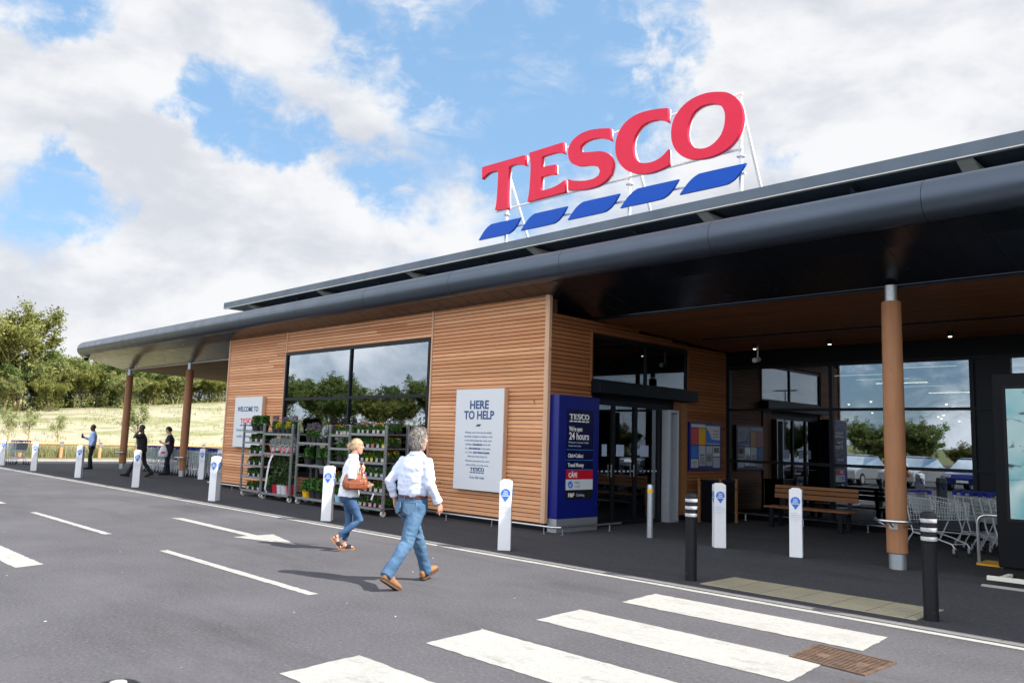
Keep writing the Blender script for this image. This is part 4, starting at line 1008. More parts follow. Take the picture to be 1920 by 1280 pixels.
logo(s, (c-.21, yf, .345), (1, 0, 0), .42, M['navy'], M['navy'])
tx(s, 'Every little helps', M['greytext'], c, .235, .075, .44, 0, .3)
s, w, h = wallsign(-23.03, -21.38, 1.25, 2.70, 'white WELCOME TO TESCO sign on the timber wall behind the plant racks')
c = w/2
tx(s, 'WELCOME TO', M['navy'], c, h-.42, .20, 1.26, .004)
logo(s, (c-.42, yf, h-.84), (1, 0, 0), .84, M['red'], M['navy'])
tx(s, 'Serving Brentwood shoppers', M['greytext'], c, .46, .105, 1.28, .001, .3); tx(s, 'with a little help', M['greytext'], c, .28, .105, 1.2, .001, .3); tx(s, 'since 1986', M['greytext'], c+.1, .12, .07, .3, 0, .3)

# totem on the return wall
t = empty('information_totem', (-10.25, 11.37, 0), 0, 'royal blue totem sign with opening hours beside the entrance', 'sign')
b = MB(); b.box(-.24, 0, .262, 0, 1.19, 2.565); b.build('cabinet', M['totem'], t, bevel=.012)
b = MB(); b.box(-.235, .004, 0, -.004, 1.186, .26); b.build('base_plinth', M['galv'], t)
b = MB(); b.box(.0015, .23, .95, .008, 1.0, 2.30); b.build('face_panel', M['totem_dark'], t)
def ty(body, mat, y, z, size, width=None, bold=0., name='lettering', align='LEFT', x=.011): return text_mesh(name, body, mat, t, (x, y, z), (0, 1, 0), (0, 0, 1), size, width, bold, .002, 0, align)
logo(t, (.011, .29, 2.065), (0, 1, 0), .58, M['white'], M['white'])
ty("We're open", M['white'], .29, 1.895, .12, .38, .003); ty("24 hours", M['white'], .29, 1.735, .19, .58, .004)
ty("Monday 6am to Saturday midnight", M['paletext'], .28, 1.665, .045, .58); ty("Sunday 11am to 5pm", M['paletext'], .28, 1.60, .045, .36)
ty("Click+Collect", M['white'], .27, 1.395, .10, .44, .002); ty("Travel Money", M['white'], .27, 1.22, .10, .46, .002)
b = MB()
for z in (1.535, 1.34, 1.16): b.box(.0085, .23, z, .011, 1.0, z+.012)
b.build('rule', M['cyanline'], t)
b = MB(); b.box(.0085, .23, .975+.34, .010, .231, .98+.34); 
b = MB(); b.box(.0085, .225, .99, .013, 1.005, 1.155); b.build('cafe_panel', M['cafered'], t); ty("C\u00c5FE", M['white'], .29, 1.025, .12, .25, .004, x=.0155)
b = MB(); b.box(.0085, .225, .79, .013, 1.005, .985); b.build('pharmacy_panel', M['signwhite'], t)
b = MB(); b.tube([(.0135, .35, .888), (.0165, .35, .888)], .068, 24); b.build('round_emblem', M['lblue'], t)
b = MB(); b.poly([(.0172, .31, .90), (.0172, .34, .835), (.0172, .40, .945), (.0172, .345, .875)]); b.build('emblem_tick', M['white'], t)
ty("TESCO", M['greytext'], .47, .905, .055, .16, .001, x=.0155); ty("mobile", M['greytext'], .47, .84, .05, .15, x=.0155)
b = MB(); b.box(.0085, .225, .62, .013, 1.005, .785); b.build('clothing_panel', M['plinth'], t); ty("F&F", M['white'], .29, .66, .10, .17, .003, x=.0155); ty("Clothing", M['paletext'], .52, .665, .075, .24, x=.0155)

# notice board
n_ = empty('notice_board', (WX1+.035, 16.03, 1.135), 0, 'blue framed notice board with posters on the timber wall right of the entrance', 'notice board')
b = MB(); b.box(0, 0, 0, .05, 1.34, 1.10); b.build('frame', M['totem'], n_, bevel=.004)
def poster(y0, z0, y1, z1, mat, x=.052, nm='poster'):
    b = MB(); b.box(x, y0, z0, x+.003, y1, z1); return b.build(nm, mat, n_)
poster(.06, .98, .66, 1.05, M['signwhite']); poster(.69, .60, 1.28, 1.03, M['signwhite']); poster(.06, .58, .34, .965, M['cafered']); poster(.37, .58, .66, .965, M['yellow']); poster(.06, .27, .34, .56, M['lblue']); poster(.06, .06, .34, .25, M['signwhite'])
poster(.37, .10, .66, .56, M['casing']); poster(.69, .10, .96, .56, M['galv']); poster(.99, .32, 1.28, .56, M['signwhite']); poster(.99, .06, 1.28, .30, M['casing'])
b = MB(); b.poly([(.0562, .69, .62), (.0562, 1.28, .62), (.0562, 1.28, .70), (.0562, .92, .72), (.0562, .80, .90), (.0562, .69, .97)]); b.build('poster_picture', M['lblue'], n_)
for (a, zz, w_, st) in ((.80, .90, .38, 'Make'), (.80, .83, .38, 'someone'), (.82, .76, .32, 'smile')): text_mesh('lettering', st, M['navy'], n_, (.058, 1.1, zz), (0, 1, 0), (0, 0, 1), .06, .22, 0, .001)
b = MB()
for k in range(9):
    b.box(.0558, .40, .14+k*.02, .057, .63-.02*(k % 3), .146+k*.02)
for k in range(6):
    b.box(.0558, 1.02+.04*k, .40, .057, 1.045+.04*k, .53); b.box(.0558, .09, .075+k*.026, .057, .31-.03*(k % 2), .083+k*.026); b.box(.0558, .72+.035*k, .20, .057, .735+.035*k, .34+.03*(k % 3))
b.box(.0558, .43, .34, .057, .60, .36); b.build('poster_print', M['dark'], n_)

# ================================================================ BUMP RAILS
def bump(name, pts, posts, label, z=.145):
    o = empty(name, (pts[0][0], pts[0][1], 0), 0, label, 'rail'); ox, oy = pts[0][:2]
    b = MB(); P2 = []
    for i, p in enumerate(pts):
        if 0 < i < len(pts)-1:
            a = Vector(pts[i-1]); c = Vector(pts[i+1]); q = Vector(p)
            for k in range(5): 
                t = k/4; u = q+(a-q).normalized()*.1*(1-t)+(c-q).normalized()*.1*t; P2.append((u.x-ox, u.y-oy, z))
        else: P2.append((p[0]-ox, p[1]-oy, z))
    b.tube(P2, .02, 8); b.build('rail_tube', M['steel'], o, smooth='auto')
    for (x, y) in posts:
        b = MB(); b.tube([(x-ox, y-oy, 0), (x-ox, y-oy, z-.01)], .014, 6); b.tube([(x-ox, y-oy, .0), (x-ox, y-oy, .018)], .035, 10); b.build('post', M['steel'], o, smooth='auto')
    return o
bump('bump_rail', [(-24.25, 11.08), (-9.98, 11.08), (-9.98, 12.95)], [(-24.0+i*1.37, 11.08) for i in range(10)]+[(-10.29, 11.08), (-9.985, 11.25), (-9.98, 12.6)], 'low steel bump rail along the foot of the timber wall')
bump('bump_rail', [(-10.1, 17.40), (5.5, 17.40)], [(-9.8+i*1.4, 17.40) for i in range(11)], 'low steel bump rail in front of the glazed wall', .17)

# ================================================================ BOLLARDS
def pin(par, org, xd, nrm):
    X = Vector(xd); Nn = Vector(nrm); O = Vector(org); Z = Vector((0, 0, 1))
    pts = []
    for k in range(25):
        a = radians(-38)+radians(256)*k/24; pts.append(O+X*(.072*cos(a))+Z*(.072*sin(a)))
    pts.append(O+Z*-.125)
    n = len(pts)-1
    b = MB(); b.rings([[tuple(p+Nn*.001) for p in pts], [tuple(p+Nn*.003) for p in pts]], .5)
    b.build('pin_emblem', M['lblue'], par)
    for st, dz, wd in (('Tesco', .030, .062), ('Brand', -.002, .066), ('Guarantee', -.032, .112)):
        text_mesh('lettering', st, M['white'], par, tuple(O+Nn*.0045+Z*(dz-.008)), xd, (0, 0, 1), .032, wd, .0012, .001)
    b = MB()
    for i, (z, ww, th) in enumerate(((-.185, .10, .010), (-.213, .145, .011), (-.241, .15, .011), (-.268, .145, .004), (-.282, .12, .004), (-.296, .10, .004))):
        x = -.075; rr = random.Random(i)
        while x < -.075+ww:
            l = rr.uniform(.014, .034); a = O+X*x+Z*z+Nn*.001; c = O+X*min(x+l, -.075+ww)+Z*z+Nn*.001
            b.poly([tuple(a), tuple(c), tuple(c+Z*th), tuple(a+Z*th)]); x += l+.006
    b.build('small_print', M['paletext'], par)
def sleeve_proto():
    r = empty('sleeved_bollard', (0, 0, 0)); W_ = .095
    b = MB(); rs = []
    for z, k in ((.004, 1.02), (.25, 1.0), (.5, .992), (.75, .998), (1.035, 1.0)):
        e = W_*k; rs.append([(-e, -e, z), (e, -e, z), (e, e, z), (-e, e, z)])
    b.rings(rs, .5); b.build('card_sleeve', M['sleeve'], r, bevel=.006)
    b = MB(); b.rings([[(-W_+.008, -W_+.008, 1.036), (W_-.008, -W_+.008, 1.036), (W_-.008, W_-.008, 1.036), (-W_+.008, W_-.008, 1.036)], [(-.05, -.05, 1.062), (.05, -.05, 1.062), (.05, .05, 1.062), (-.05, .05, 1.062)]], .5); b.build('sleeve_top', M['sleeve'], r)
    for k in range(4):
        a = k*pi/2; N_ = (sin(a), -cos(a), 0); X_ = (cos(a), sin(a), 0)
        pin(r, (N_[0]*(W_+.001), N_[1]*(W_+.001), .855), X_, N_)
    return r
sp = sleeve_proto(); tag(sp, None, 'bollard', 'white sleeved bollards')
SB = [(-9.08, 8.90, 42, 'white sleeved bollard in front of the HERE TO HELP sign'),
 (-13.95, 8.82, 44, 'white sleeved bollard just left of the woman with the handbag'),
 (-19.14, 8.93, 30, 'white sleeved bollard in front of the left end of the timber wall'),
 (-24.41, 9.02, 66, 'white sleeved bollard in front of the walking man in black'),
 (-29.46, 9.03, 52, 'white sleeved bollard just left of the man in the light blue shirt'),
 (-34.21, 8.92, 68, 'white sleeved bollard just right of the sunlit shopping trolleys'),
 (-38.9, 8.95, 66, 'white sleeved bollard cut off by the left edge of the photo'),
 (-6.07, 12.33, 22, 'white sleeved bollard in front of the timber bench, showing two faces'),
 (-7.40, 12.27, 44, 'white sleeved bollard in front of the timber framed litter bin'),
 (-27.84, 12.48, 50, 'white sleeved bollard just right of the second canopy column'),
 (-26.84, 12.66, 48, 'white sleeved bollard half hidden by the left edge of the timber wall')]
for i, (x, y, a, lb) in enumerate(SB):
    if i == 0: sp.location = (x, y, .014 if y > 8.66 else 0); sp.rotation_euler = (0, 0, radians(a)); sp['label'] = lb
    else: copy_tree(sp, (x, y, .014), radians(a), lb)
def black_bollard(h=1.05):
    r = empty('rubber_bollard', (0, 0, 0)); R1 = .078
    b = MB(); b.lathe([(.080, 0), (.078, .02), (.077, h-.235)], n=28); b.lathe([(.086, h-.235), (.086, h-.19)], n=28); b.lathe([(.077, h-.1895), (.077, h-.150)], n=28)
    b = MB(); b.lathe([(.074, 0), (.071, .03), (.070, h-.30), (.0755, h-.295), (.076, h-.03), (.071, h-.006), (.045, h+.012), (.0, h+.014)], n=32); b.build('post', M['bollblack'], r, smooth='auto')
    for k, z in enumerate((h-.095, h-.185, h-.275)):
        b = MB(); pr = [[(rr*cos(2*pi*j/32), rr*sin(2*pi*j/32), zz) for j in range(32)] for rr, zz in ((.0755, z), (.0775, z+.004), (.0775, z+.036), (.0755, z+.040))]
        b.rings(pr, .5, cap=False); b.build('reflective_band', M['reflect'], r, smooth='auto')
    b = MB(); b.cbox((-.02, -.070, .085), (.03, .008, .03)); b.build('fixing_cap', M['rubber'], r)
    return r
bb = black_bollard(1.06); tag(bb, 'black bollard with three reflective bands at the left end of the tactile paving', 'bollard', 'black bollards at the crossing')
bb.location = (-5.80, 8.96, .014)
copy_tree(bb, (-3.00, 8.98, .014), .9, 'black bollard with three reflective bands at the right end of the tactile paving')
# the near one, of which only the domed cap reaches the bottom edge of the photo
nb = black_bollard(1.02); tag(nb, 'dark domed bollard top with a pale cap at the bottom edge of the photo', 'bollard')
nb.location = (-2.22, .82, -.004)
b = MB(); b.lathe([(.020, 1.030), (.020, 1.036), (.0, 1.038)], n=20); b.build('pale_cap', M['cream'], nb, smooth='auto')
st = empty('steel_bollard', (-8.895, 12.40, .014), 0, 'grey steel bollard with a yellow band in front of the entrance doors', 'bollard')
b = MB(); b.lathe([(.057, 0), (.057, .80), (.057, .93), (.05, .945), (0, .948)], n=28); b.build('post', M['galv'], st, smooth='auto')
b = MB(); b.rings([[(.0585*cos(2*pi*j/28), .0585*sin(2*pi*j/28), z) for j in range(28)] for z in (.80, .86)], .5, cap=False); b.build('yellow_band', M['yellow'], st, smooth='auto')

# ================================================================ BENCH, BIN, KIOSK, HOOP, CAMERAS
be = empty('bench', (-7.95, 16.75, .014), 0, 'timber slatted bench with a back standing against the glazed wall', 'bench')
for z0, z1, y in ((.60, .70, .26), (.715, .80, .275), (.815, .88, .29)):
    b = MB(); b.box(-.92, y, z0, .92, y+.035, z1, random.random()); b.build('back_slat', M['benchwood'], be, bevel=.004)
for k in range(4):
    b = MB(); b.box(-.92, -.24+k*.12, .41, .92, -.135+k*.12, .445, random.random()); b.build('seat_slat', M['benchwood'], be, bevel=.004)
for x in (-.80, .70):
    b = MB(); b.box(x, -.22, 0, x+.09, -.16, .408); b.box(x, .17, 0, x+.09, .23, .408); b.box(x, -.159, .35, x+.09, .169, .405); b.rings([[(x, .24, .40), (x+.09, .24, .40), (x+.09, .255, .40), (x, .255, .40)], [(x, .31, .86), (x+.09, .31, .86), (x+.09, .325, .86), (x, .325, .86)]], .5); b.build('frame', M['frame'], be)
bi = empty('litter_bin', (-9.86, 16.30, .014), 0, 'dark litter bin enclosure with pale timber corner posts by the notice board', 'litter bin')
b = MB(); b.box(-.24, -.30, .04, .24, .30, .88); b.build('bin_body', M['dark'], bi, bevel=.01)
b = MB(); b.box(-.26, -.34, .885, .26, .34, .93); b.build('lid', M['frame'], bi, bevel=.006)
for x, y in ((.245, -.36), (.245, .31), (-.29, -.36), (-.29, .31)):
    b = MB(); b.box(x, y, 0, x+.045, y+.05, .96, .5); b.build('corner_post', M['benchwood'], bi)
ki = empty('advertising_kiosk', (-3.30, 12.45, .014), 0, 'black advertising kiosk with a glowing screen at the right edge of the photo', 'kiosk')
b = MB(); b.box(0, 0, .19, 1.55, .62, 2.77); b.build('cabinet', M['dark'], ki, bevel=.02)
b = MB(); b.box(.17, -.006, .84, 1.38, -.001, 2.56); b.build('screen', M['screen'], ki)
b = MB(); b.box(.13, -.012, .80, .165, -.001, 2.60); b.box(1.385, -.012, .80, 1.42, -.001, 2.60); b.box(.165, -.012, 2.565, 1.385, -.001, 2.60); b.box(.165, -.012, .80, 1.385, -.001, .835); b.build('bezel', M['plinth'], ki)
b = MB(); b.box(.05, .04, 0, 1.5, .58, .188); b.build('foot', M['plinth'], ki)
b = MB(); b.box(-.02, -.46, .07, 1.7, -.40, .125); b.box(0.1, -.40, .08, .16, .03, .12); b.build('front_bar', M['cream'], ki, bevel=.004)
fs = empty('floor_plate', (-3.35, 11.86, .014), 0, 'thin pale kerb strip on the ground in front of the kiosk', 'kerb strip')
b = MB(); b.box(0, 0, 0, 1.9, .09, .02); b.build('strip', M['kerb'], fs)
hp = empty('trolley_bay_rail', (-4.00, 14.10, .014), 0, 'stainless steel hoop rail of the trolley bay beside the kiosk', 'rail')
b = MB(); b.tube([(0, 0, 0), (0, 0, .62), (.012, 0, .68), (.045, 0, .725), (.10, 0, .75), (.16, 0, .755), (1.5, 0, .755), (1.56, 0, .74), (1.6, 0, .68), (1.6, 0, 0)], .024, 10); b.build('hoop', M['steel'], hp, smooth='auto')
b = MB(); b.box(-.03, -.03, 0, .6, .5, .03); b.build('yellow_tread', M['yellow'], hp)
cc = empty('dome_camera', (-36.15, 10.95, 4.60), 0, 'small black dome camera hanging under the tip of the canopy', 'camera')
b = MB(); b.tube([(0, 0, 0), (0, 0, -.08)], .10, 12); b.build('housing', M['white'], cc); b = MB(); b.lathe([(.10, -.081), (.095, -.14), (.06, -.19), (0, -.205)], n=16); b.build('dome', M['rubber'], cc, smooth='auto')
cw = empty('security_camera', (-9.25, 17.0, 4.0), 0, 'small white camera under the ceiling above the glazed wall', 'camera')
b = MB(); b.tube([(0, 0, 0), (0, 0, -.26)], .018, 6); b.build('bracket', M['white'], cw); b = MB(); b.tube([(0, .05, -.30), (0, -.16, -.34)], .055, 10); b.build('housing', M['white'], cw)

# ================================================================ SHOPPING TROLLEYS
def trolley_proto():
    r = empty('shopping_trolley', (0, 0, 0))
    # +Y is the front; handle at the back
    def bar(b, p, q, w=.0045, n=4): b.tube([p, q], w, n, cap=False)
    bk = MB()
    zt0, zt1 = .93, .86; zb0, zb1 = .52, .60; y0, y1 = -.38, .52; wt0, wt1, wb0, wb1 = .285, .20, .235, .165
    def side(s, t, v):   # t along 0..1, v height 0..1
        y = y0+(y1-y0)*t; wt = wt0+(wt1-wt0)*t; wb = wb0+(wb1-wb0)*t; zt = zt0+(zt1-zt0)*t; zb = zb0+(zb1-zb0)*t
        return (s*(wb+(wt-wb)*v), y, zb+(zt-zb)*v)
    for s in (-1, 1):
        for i in range(17): bar(bk, side(s, i/16, 0), side(s, i/16, 1), .0026, 3)
        for v in (0, .18, .36, .54, .72): bar(bk, side(s, 0, v), side(s, 1, v), .0034, 4)
        bar(bk, side(s, 0, 1), side(s, 1, 1), .0065, 6)
    for i in range(9):
        u = -1+2*i/8; a = side(1, 1, 0); c = side(1, 1, 1); bar(bk, (a[0]*u, a[1], a[2]), (c[0]*u, c[1], c[2]), .0026, 3)
        a = side(1, 0, 0); c = side(1, 0, 1); bar(bk, (a[0]*u, a[1], a[2]), (c[0]*u, c[1], c[2]), .0026, 3)
        bar(bk, (side(1, 0, 0)[0]*u, y0, zb0), (side(1, 1, 0)[0]*u, y1, zb1), .003, 3)
    for v in (0, .25, .5, .75, 1):
        for t in (0, 1): a = side(1, t, v); bar(bk, (-a[0], a[1], a[2]), a, .0040, 4)
    for t in (.2, .4, .6, .8): a = side(1, t, 0); bar(bk, (-a[0], a[1], a[2]), a, .003, 3)
    bk.build('basket', M['wirework'], r)
    fr = MB()
    for s in (-1, 1):
        fr.tube([(s*.27, -.42, 1.0), (s*.275, -.40, .9), (s*.255, -.33, .50), (s*.24, -.28, .32), (s*.26, -.36, .20), (s*.265, -.40, .135)], .012, 6)
        fr.tube([(s*.24, -.28, .32), (s*.20, .10, .27), (s*.165, .44, .20), (s*.16, .50, .135)], .012, 6)
        fr.tube([(s*.21, .25, .26), (s*.175, .40, .57)], .009, 5)
    fr.tube([(-.24, -.28, .32), (.24, -.28, .32)], .009, 6); fr.tube([(-.165, .44, .2), (.165, .44, .2)], .009, 6)
    fr.build('frame', M['trolleyframe'], r, smooth='auto')
    h = MB(); h.tube([(-.285, -.43, 1.005), (.285, -.43, 1.005)], .017, 8); h.cbox((0, -.42, 1.005), (.16, .05, .045))
    for s in (-1, 1): h.cbox((s*.27, -.41, .985), (.035, .07, .07))
    h.build('handle', M['bluep'], r)
    cs = MB(); cs.quad((-.22, -.365, .90), (.22, -.365, .90), (.20, -.31, .62), (-.20, -.31, .62)); cs.build('child_seat_flap', M['galv'], r)
    for (x, y) in ((-.265, -.40), (.265, -.40), (-.16, .50), (.16, .50)):
        w_ = MB(); w_.tube([(x-.014, y-.02, .06), (x+.014, y-.02, .06)], .06, 14); wo_ = w_.build('castor', M['rubber'], r, smooth='auto')
        w_ = MB(); w_.box(x-.022, y-.03, .06, x-.016, y+.01, .13); w_.box(x+.016, y-.03, .06, x+.022, y+.01, .13); w_.box(x-.022, y-.03, .13, x+.022, y+.015, .142); w_.build('fork', M['casing'], wo_)
    return r
tp = trolley_proto(); tag(tp, None, 'shopping trolley')
placed = [False]
def trolley(x, y, rz, label, group):
    if not placed[0]:
        placed[0] = True; tp.location = (x, y, .014); tp.rotation_euler = (0, 0, rz); tp['label'] = label; tp['group'] = group; return tp
    return copy_tree(tp, (x, y, .014), rz, label, group)
trolley(-4.90, 15.08, radians(-116), 'single shopping trolley seen side on behind the right black bollard', 'trolleys by the kiosk')
for k in range(5):
    trolley(-4.42+k*.17, 16.05-k*.12, radians(-124), 'shopping trolley nested in the short row between the single trolley and the kiosk', 'nested trolleys by the kiosk')
for k in range(4):
    trolley(-3.9+k*.17, 16.55-k*.12, radians(-124), 'shopping trolley in the row standing half behind the kiosk', 'trolleys half behind the kiosk')
for k in range(34):
    trolley(-34.0+k*.225, 12.95+.02*sin(k), radians(90)+.03*sin(k*2.1), 'shopping trolley nested in the long front row under the left canopy', 'nested trolleys in the front row under the left canopy')
for k in range(30):
    trolley(-33.2+k*.245, 13.75, radians(90), 'shopping trolley nested in the rear row under the left canopy', 'nested trolleys in the rear row under the left canopy')
for k in range(3):
    trolley(-39.9-k*.24, 9.75-k*.03, radians(98), 'shopping trolley in the short sunlit row by the knee rail, far left', 'nested trolleys in the sun at the far left')

# ================================================================ PLANT RACKS
def rack(x, y, w, shelves, label, rz=0., d=.56, h=1.90):
    r = empty('plant_rack', (x, y, .014), rz, label, 'plant rack', 'galvanised plant racks in front of the window')
    for (px, py) in ((0, 0), (w, 0), (0, d), (w, d)):
        b = MB(); b.box(px-.032, py-.018, .17, px+.032, py+.018, h)
        b.cur = 1
        z = .22
        while z < h-.05:
            b.box(px-.018, py-.0205, z, px+.018, py-.0183, z+.022); z += .05
        b.build('post', [M['rackmetal'], M['dark']], r)
    for z in [.155]+shelves:
        b = MB(); b.box(.033, -.012, z, w-.033, d+.012, z+.012); b.box(.033, -.016, z-.03, w-.033, -.0125, z+.022); b.box(.033, d+.0125, z-.03, w-.033, d+.016, z+.03); b.build('shelf', M['rackmetal'], r)
    for (px, py) in ((.06, .05), (w-.06, .05), (.06, d-.05), (w-.06, d-.05)):
        b = MB(); b.tube([(px-.018, py, .062), (px+.018, py, .062)], .060, 14); wo_ = b.build('castor', M['cream'], r, smooth='auto'); b = MB(); b.box(px-.026, py-.02, .06, px-.020, py+.02, .15); b.box(px+.020, py-.02, .06, px+.026, py+.02, .15); b.build('fork', M['galv'], wo_)
    return r
def leafball(n, cx, rx, ry, z0, z1, rng_, hang=0.):
    out = []
    for _ in range(n):
        a = rng_.uniform(0, 2*pi); q = sqrt(rng_.random()); z = z0+(z1-z0)*rng_.random()**.8
        k = 1-.45*((z-z0)/(z1-z0+1e-6))
        out.append((cx+cos(a)*q*rx*k, sin(a)*q*ry*k, z))
    return out
PP = {}
def plant_proto(kind):
    rg = random.Random(hash(kind) % 1000 if False else sum(map(ord, kind)))
    r = empty({'heather': 'potted_heather', 'lavender': 'potted_lavender', 'silver': 'silver_grass_pot', 'rose': 'potted_rose', 'bush': 'potted_shrub', 'cactus': 'grey_leaf_pot'}.get(kind.split('_')[0], 'bedding_plant_pack'), (0, 0, 0))
    k0 = kind.split('_')[0]
    def mesh(nm, pts, size, mat, sd=1, par=r):
        me = leaf_mesh(nm, pts, size, mat, sd); o = bpy.data.objects.new(nm, me); COL.objects.link(o); o.parent = par; return o
    if k0 == 'pack':
        fl, lab = kind.split('_')[1:3]
        b = MB(); b.rings([[(-.085, -.055, 0), (.085, -.055, 0), (.085, .055, 0), (-.085, .055, 0)], [(-.10, -.07, .055), (.10, -.07, .055), (.10, .07, .055), (-.10, .07, .055)]], .5); b.build('tray', M['pot'], r)
        pts = []
        for cx in (-.06, 0, .06): pts += leafball(130, cx, .062, .095, .045, .165, rg)
        mesh('foliage', pts, .022, M['plant_leaf'], 3)
        if fl != 'none': mesh('flowers', [(rg.uniform(-.1, .1), rg.uniform(-.08, .06), rg.uniform(.12, .180)) for _ in range(26)], .019, M['f_'+fl], 4)
        b = MB(); b.box(-.036, -.084, .010, .036, -.081, .066); b.build('label_card', M['lab_'+lab], r)
    elif k0 in ('heather', 'lavender', 'silver', 'cactus'):
        b = MB(); b.lathe([(.06, 0), (.08, .13)], n=14); b.build('pot', M['wrap'] if k0 == 'silver' else M['pot'], r, smooth='auto')
        if k0 == 'heather': mesh('foliage', leafball(380, 0, .13, .11, .10, .25, rg), .016, M['plant_yellow'], 2)
        elif k0 == 'lavender':
            mesh('foliage', leafball(260, 0, .11, .10, .11, .28, rg), .026, M['plant_leaf'], 2); mesh('flowers', leafball(150, 0, .13, .11, .26, .40, rg), .020, M['plant_purple'], 3)
        elif k0 == 'silver':
            mesh('foliage', leafball(260, 0, .15, .12, .14, .32, rg), .030, M['plant_grey'], 2); b = MB(); b.box(-.03, -.082, .06, .03, -.079, .15); b.build('label_card', M['lab_red'], r)
        else: mesh('foliage', leafball(380, 0, .14, .12, .10, .36, rg), .022, M['plant_grey'], 2)
    elif k0 == 'rose':
        b = MB(); b.lathe([(.075, 0), (.10, .19)], n=16); b.build('pot', M['potred'] if kind.endswith('red') else M['wrap'], r, smooth='auto')
        b = MB()
        for k in range(6):
            a = k*1.05; b.tube([(.02*cos(a), .02*sin(a), .15), (.06*cos(a), .06*sin(a), .5), (.09*cos(a+.4), .08*sin(a+.4), .85)], .006, 4)
        b.build('stems', M['trunk'], r)
        mesh('foliage', [(rg.gauss(0, .075), rg.gauss(0, .07), rg.uniform(.24, .92)) for _ in range(520)], .034, M['plant_dark'], 5); mesh('flowers', [(rg.gauss(0, .07), rg.gauss(-.03, .05), rg.uniform(.86, .98)) for _ in range(26)], .030, M['f_red'], 6)
    else:
        b = MB(); b.lathe([(.085, 0), (.11, .15)], n=16); b.build('pot', M['potblue'] if kind.endswith('blue') else (M['yellow'] if kind.endswith('yel') else M['pot']), r, smooth='auto')
        mesh('foliage', leafball(420, 0, .17, .14, .13, .36, rg), .036, M['plant_leaf'], 7)
    return r
ordn = ['first', 'second', 'third', 'fourth', 'fifth', 'sixth', 'seventh', 'eighth']
def put(kind, rk, rkname, shelfname, i, x, z, y=.17, sc=1.):
    d = {'pack': 'bedding plants', 'heather': 'golden heather', 'lavender': 'potted lavender', 'silver': 'silvery grass', 'rose': 'tall rose bush', 'bush': 'leafy potted shrub', 'cactus': 'silver grey plant'}[kind.split('_')[0]]
    lb = '%s, %s on the %s of %s' % (d, ordn[i] if i < 8 else 'last', shelfname, rkname)
    w = Matrix.Rotation(rk.rotation_euler.z, 4, 'Z') @ Vector((x, y, 0)); loc = (rk.location.x+w.x, rk.location.y+w.y, z+.014+.0125); sc = sc*(1.28 if kind[0] == 'p' else 1.14)
    if kind not in PP:
        PP[kind] = plant_proto(kind); o = PP[kind]; o.location = loc; o['category'] = 'potted plant'; o['group'] = 'plants for sale on the racks'; o['label'] = lb; o.rotation_euler = (0, 0, rk.rotation_euler.z+rnd.uniform(-.1, .1)); o.scale = (sc,)*3; return o
    return copy_tree(PP[kind], loc, rk.rotation_euler.z+rnd.uniform(-.15, .15), lb, None, (sc*rnd.uniform(.92, 1.08), sc*rnd.uniform(.92, 1.08), sc*rnd.uniform(.92, 1.12)))
RY = 10.28
def fill(rk, nm, w, spec):
    nms = ['bottom shelf']+['second shelf', 'third shelf', 'fourth shelf', 'fifth shelf', 'sixth shelf']
    zs = sorted(spec); 
    for si, z in enumerate(zs):
        ks = spec[z]; sh = 'top shelf' if si == len(zs)-1 else nms[si]
        for i, kd in enumerate(ks):
            if kd is None: continue
            put(kd, rk, nm, sh, i, .12+(w-.24)*(i+.5)/len(ks), z)
            if kd[0] == 'p': put(kd, rk, nm, sh+', back row', i, .12+(w-.24)*(i+.5)/len(ks), z, .38)
pk = lambda *a: ['pack_'+q for q in a]
r1 = rack(-20.72, RY+.10, 1.10, [.50, .80, 1.10, 1.40, 1.68], 'narrow plant rack at the left end of the row, in front of the WELCOME sign')
fill(r1, 'the leftmost rack', 1.10, {.155: pk('orange_wht', 'none_wht', 'none_lil'), .50: pk('violet_wht', 'white_lil', 'none_wht'), .80: pk('violet_lil', 'none_wht', 'violet_wht'), 1.10: pk('none_wht', 'none_lil', 'white_wht'), 1.40: pk('none_wht', 'white_lil', 'none_pink'), 1.68: ['bush_a', 'bush_a']})
r2 = rack(-19.42, RY, 1.42, [1.15, 1.64], 'plant rack with yellow heathers on top and tall rose bushes in red pots below')
fill(r2, 'the yellow heather rack', 1.42, {.155: ['bush_a', 'rose_red', 'rose_wht', 'rose_wht', 'rose_red'], 1.15: ['silver', 'silver', 'silver', 'silver', 'silver'], 1.64: ['lavender_s', 'heather', 'lavender_s', 'heather', 'lavender_s']})
r3 = rack(-17.76, RY+.02, 1.42, [.93, 1.45], 'half empty plant rack with lavenders on top, third in the row')
fill(r3, 'the half empty third rack', 1.42, {.155: ['bush_yel', 'bush_a', 'bush_a', 'bush_a'], .93: ['bush_a', None, 'bush_a', 'bush_a'], 1.45: ['lavender', 'lavender', 'lavender', 'cactus', 'lavender']})
r4 = rack(-16.27, RY-.03, .82, [.60, 1.05, 1.36, 1.66], 'plant rack with a pale blue tub below, just left of the woman')
fill(r4, 'the rack left of the woman', .82, {.155: ['bush_blue', 'bush_a'], .60: pk('red_wht', 'none_wht', 'none_wht'), 1.05: ['bush_a', 'bush_a'], 1.36: ['cactus', 'bush_a'], 1.66: pk('orange_wht', 'none_wht', 'violet_wht', 'none_wht')})
r5 = rack(-15.38, RY-.08, 1.34, [.47, .79, 1.10, 1.40, 1.70], 'plant rack full of small bedding packs, just right of the woman')
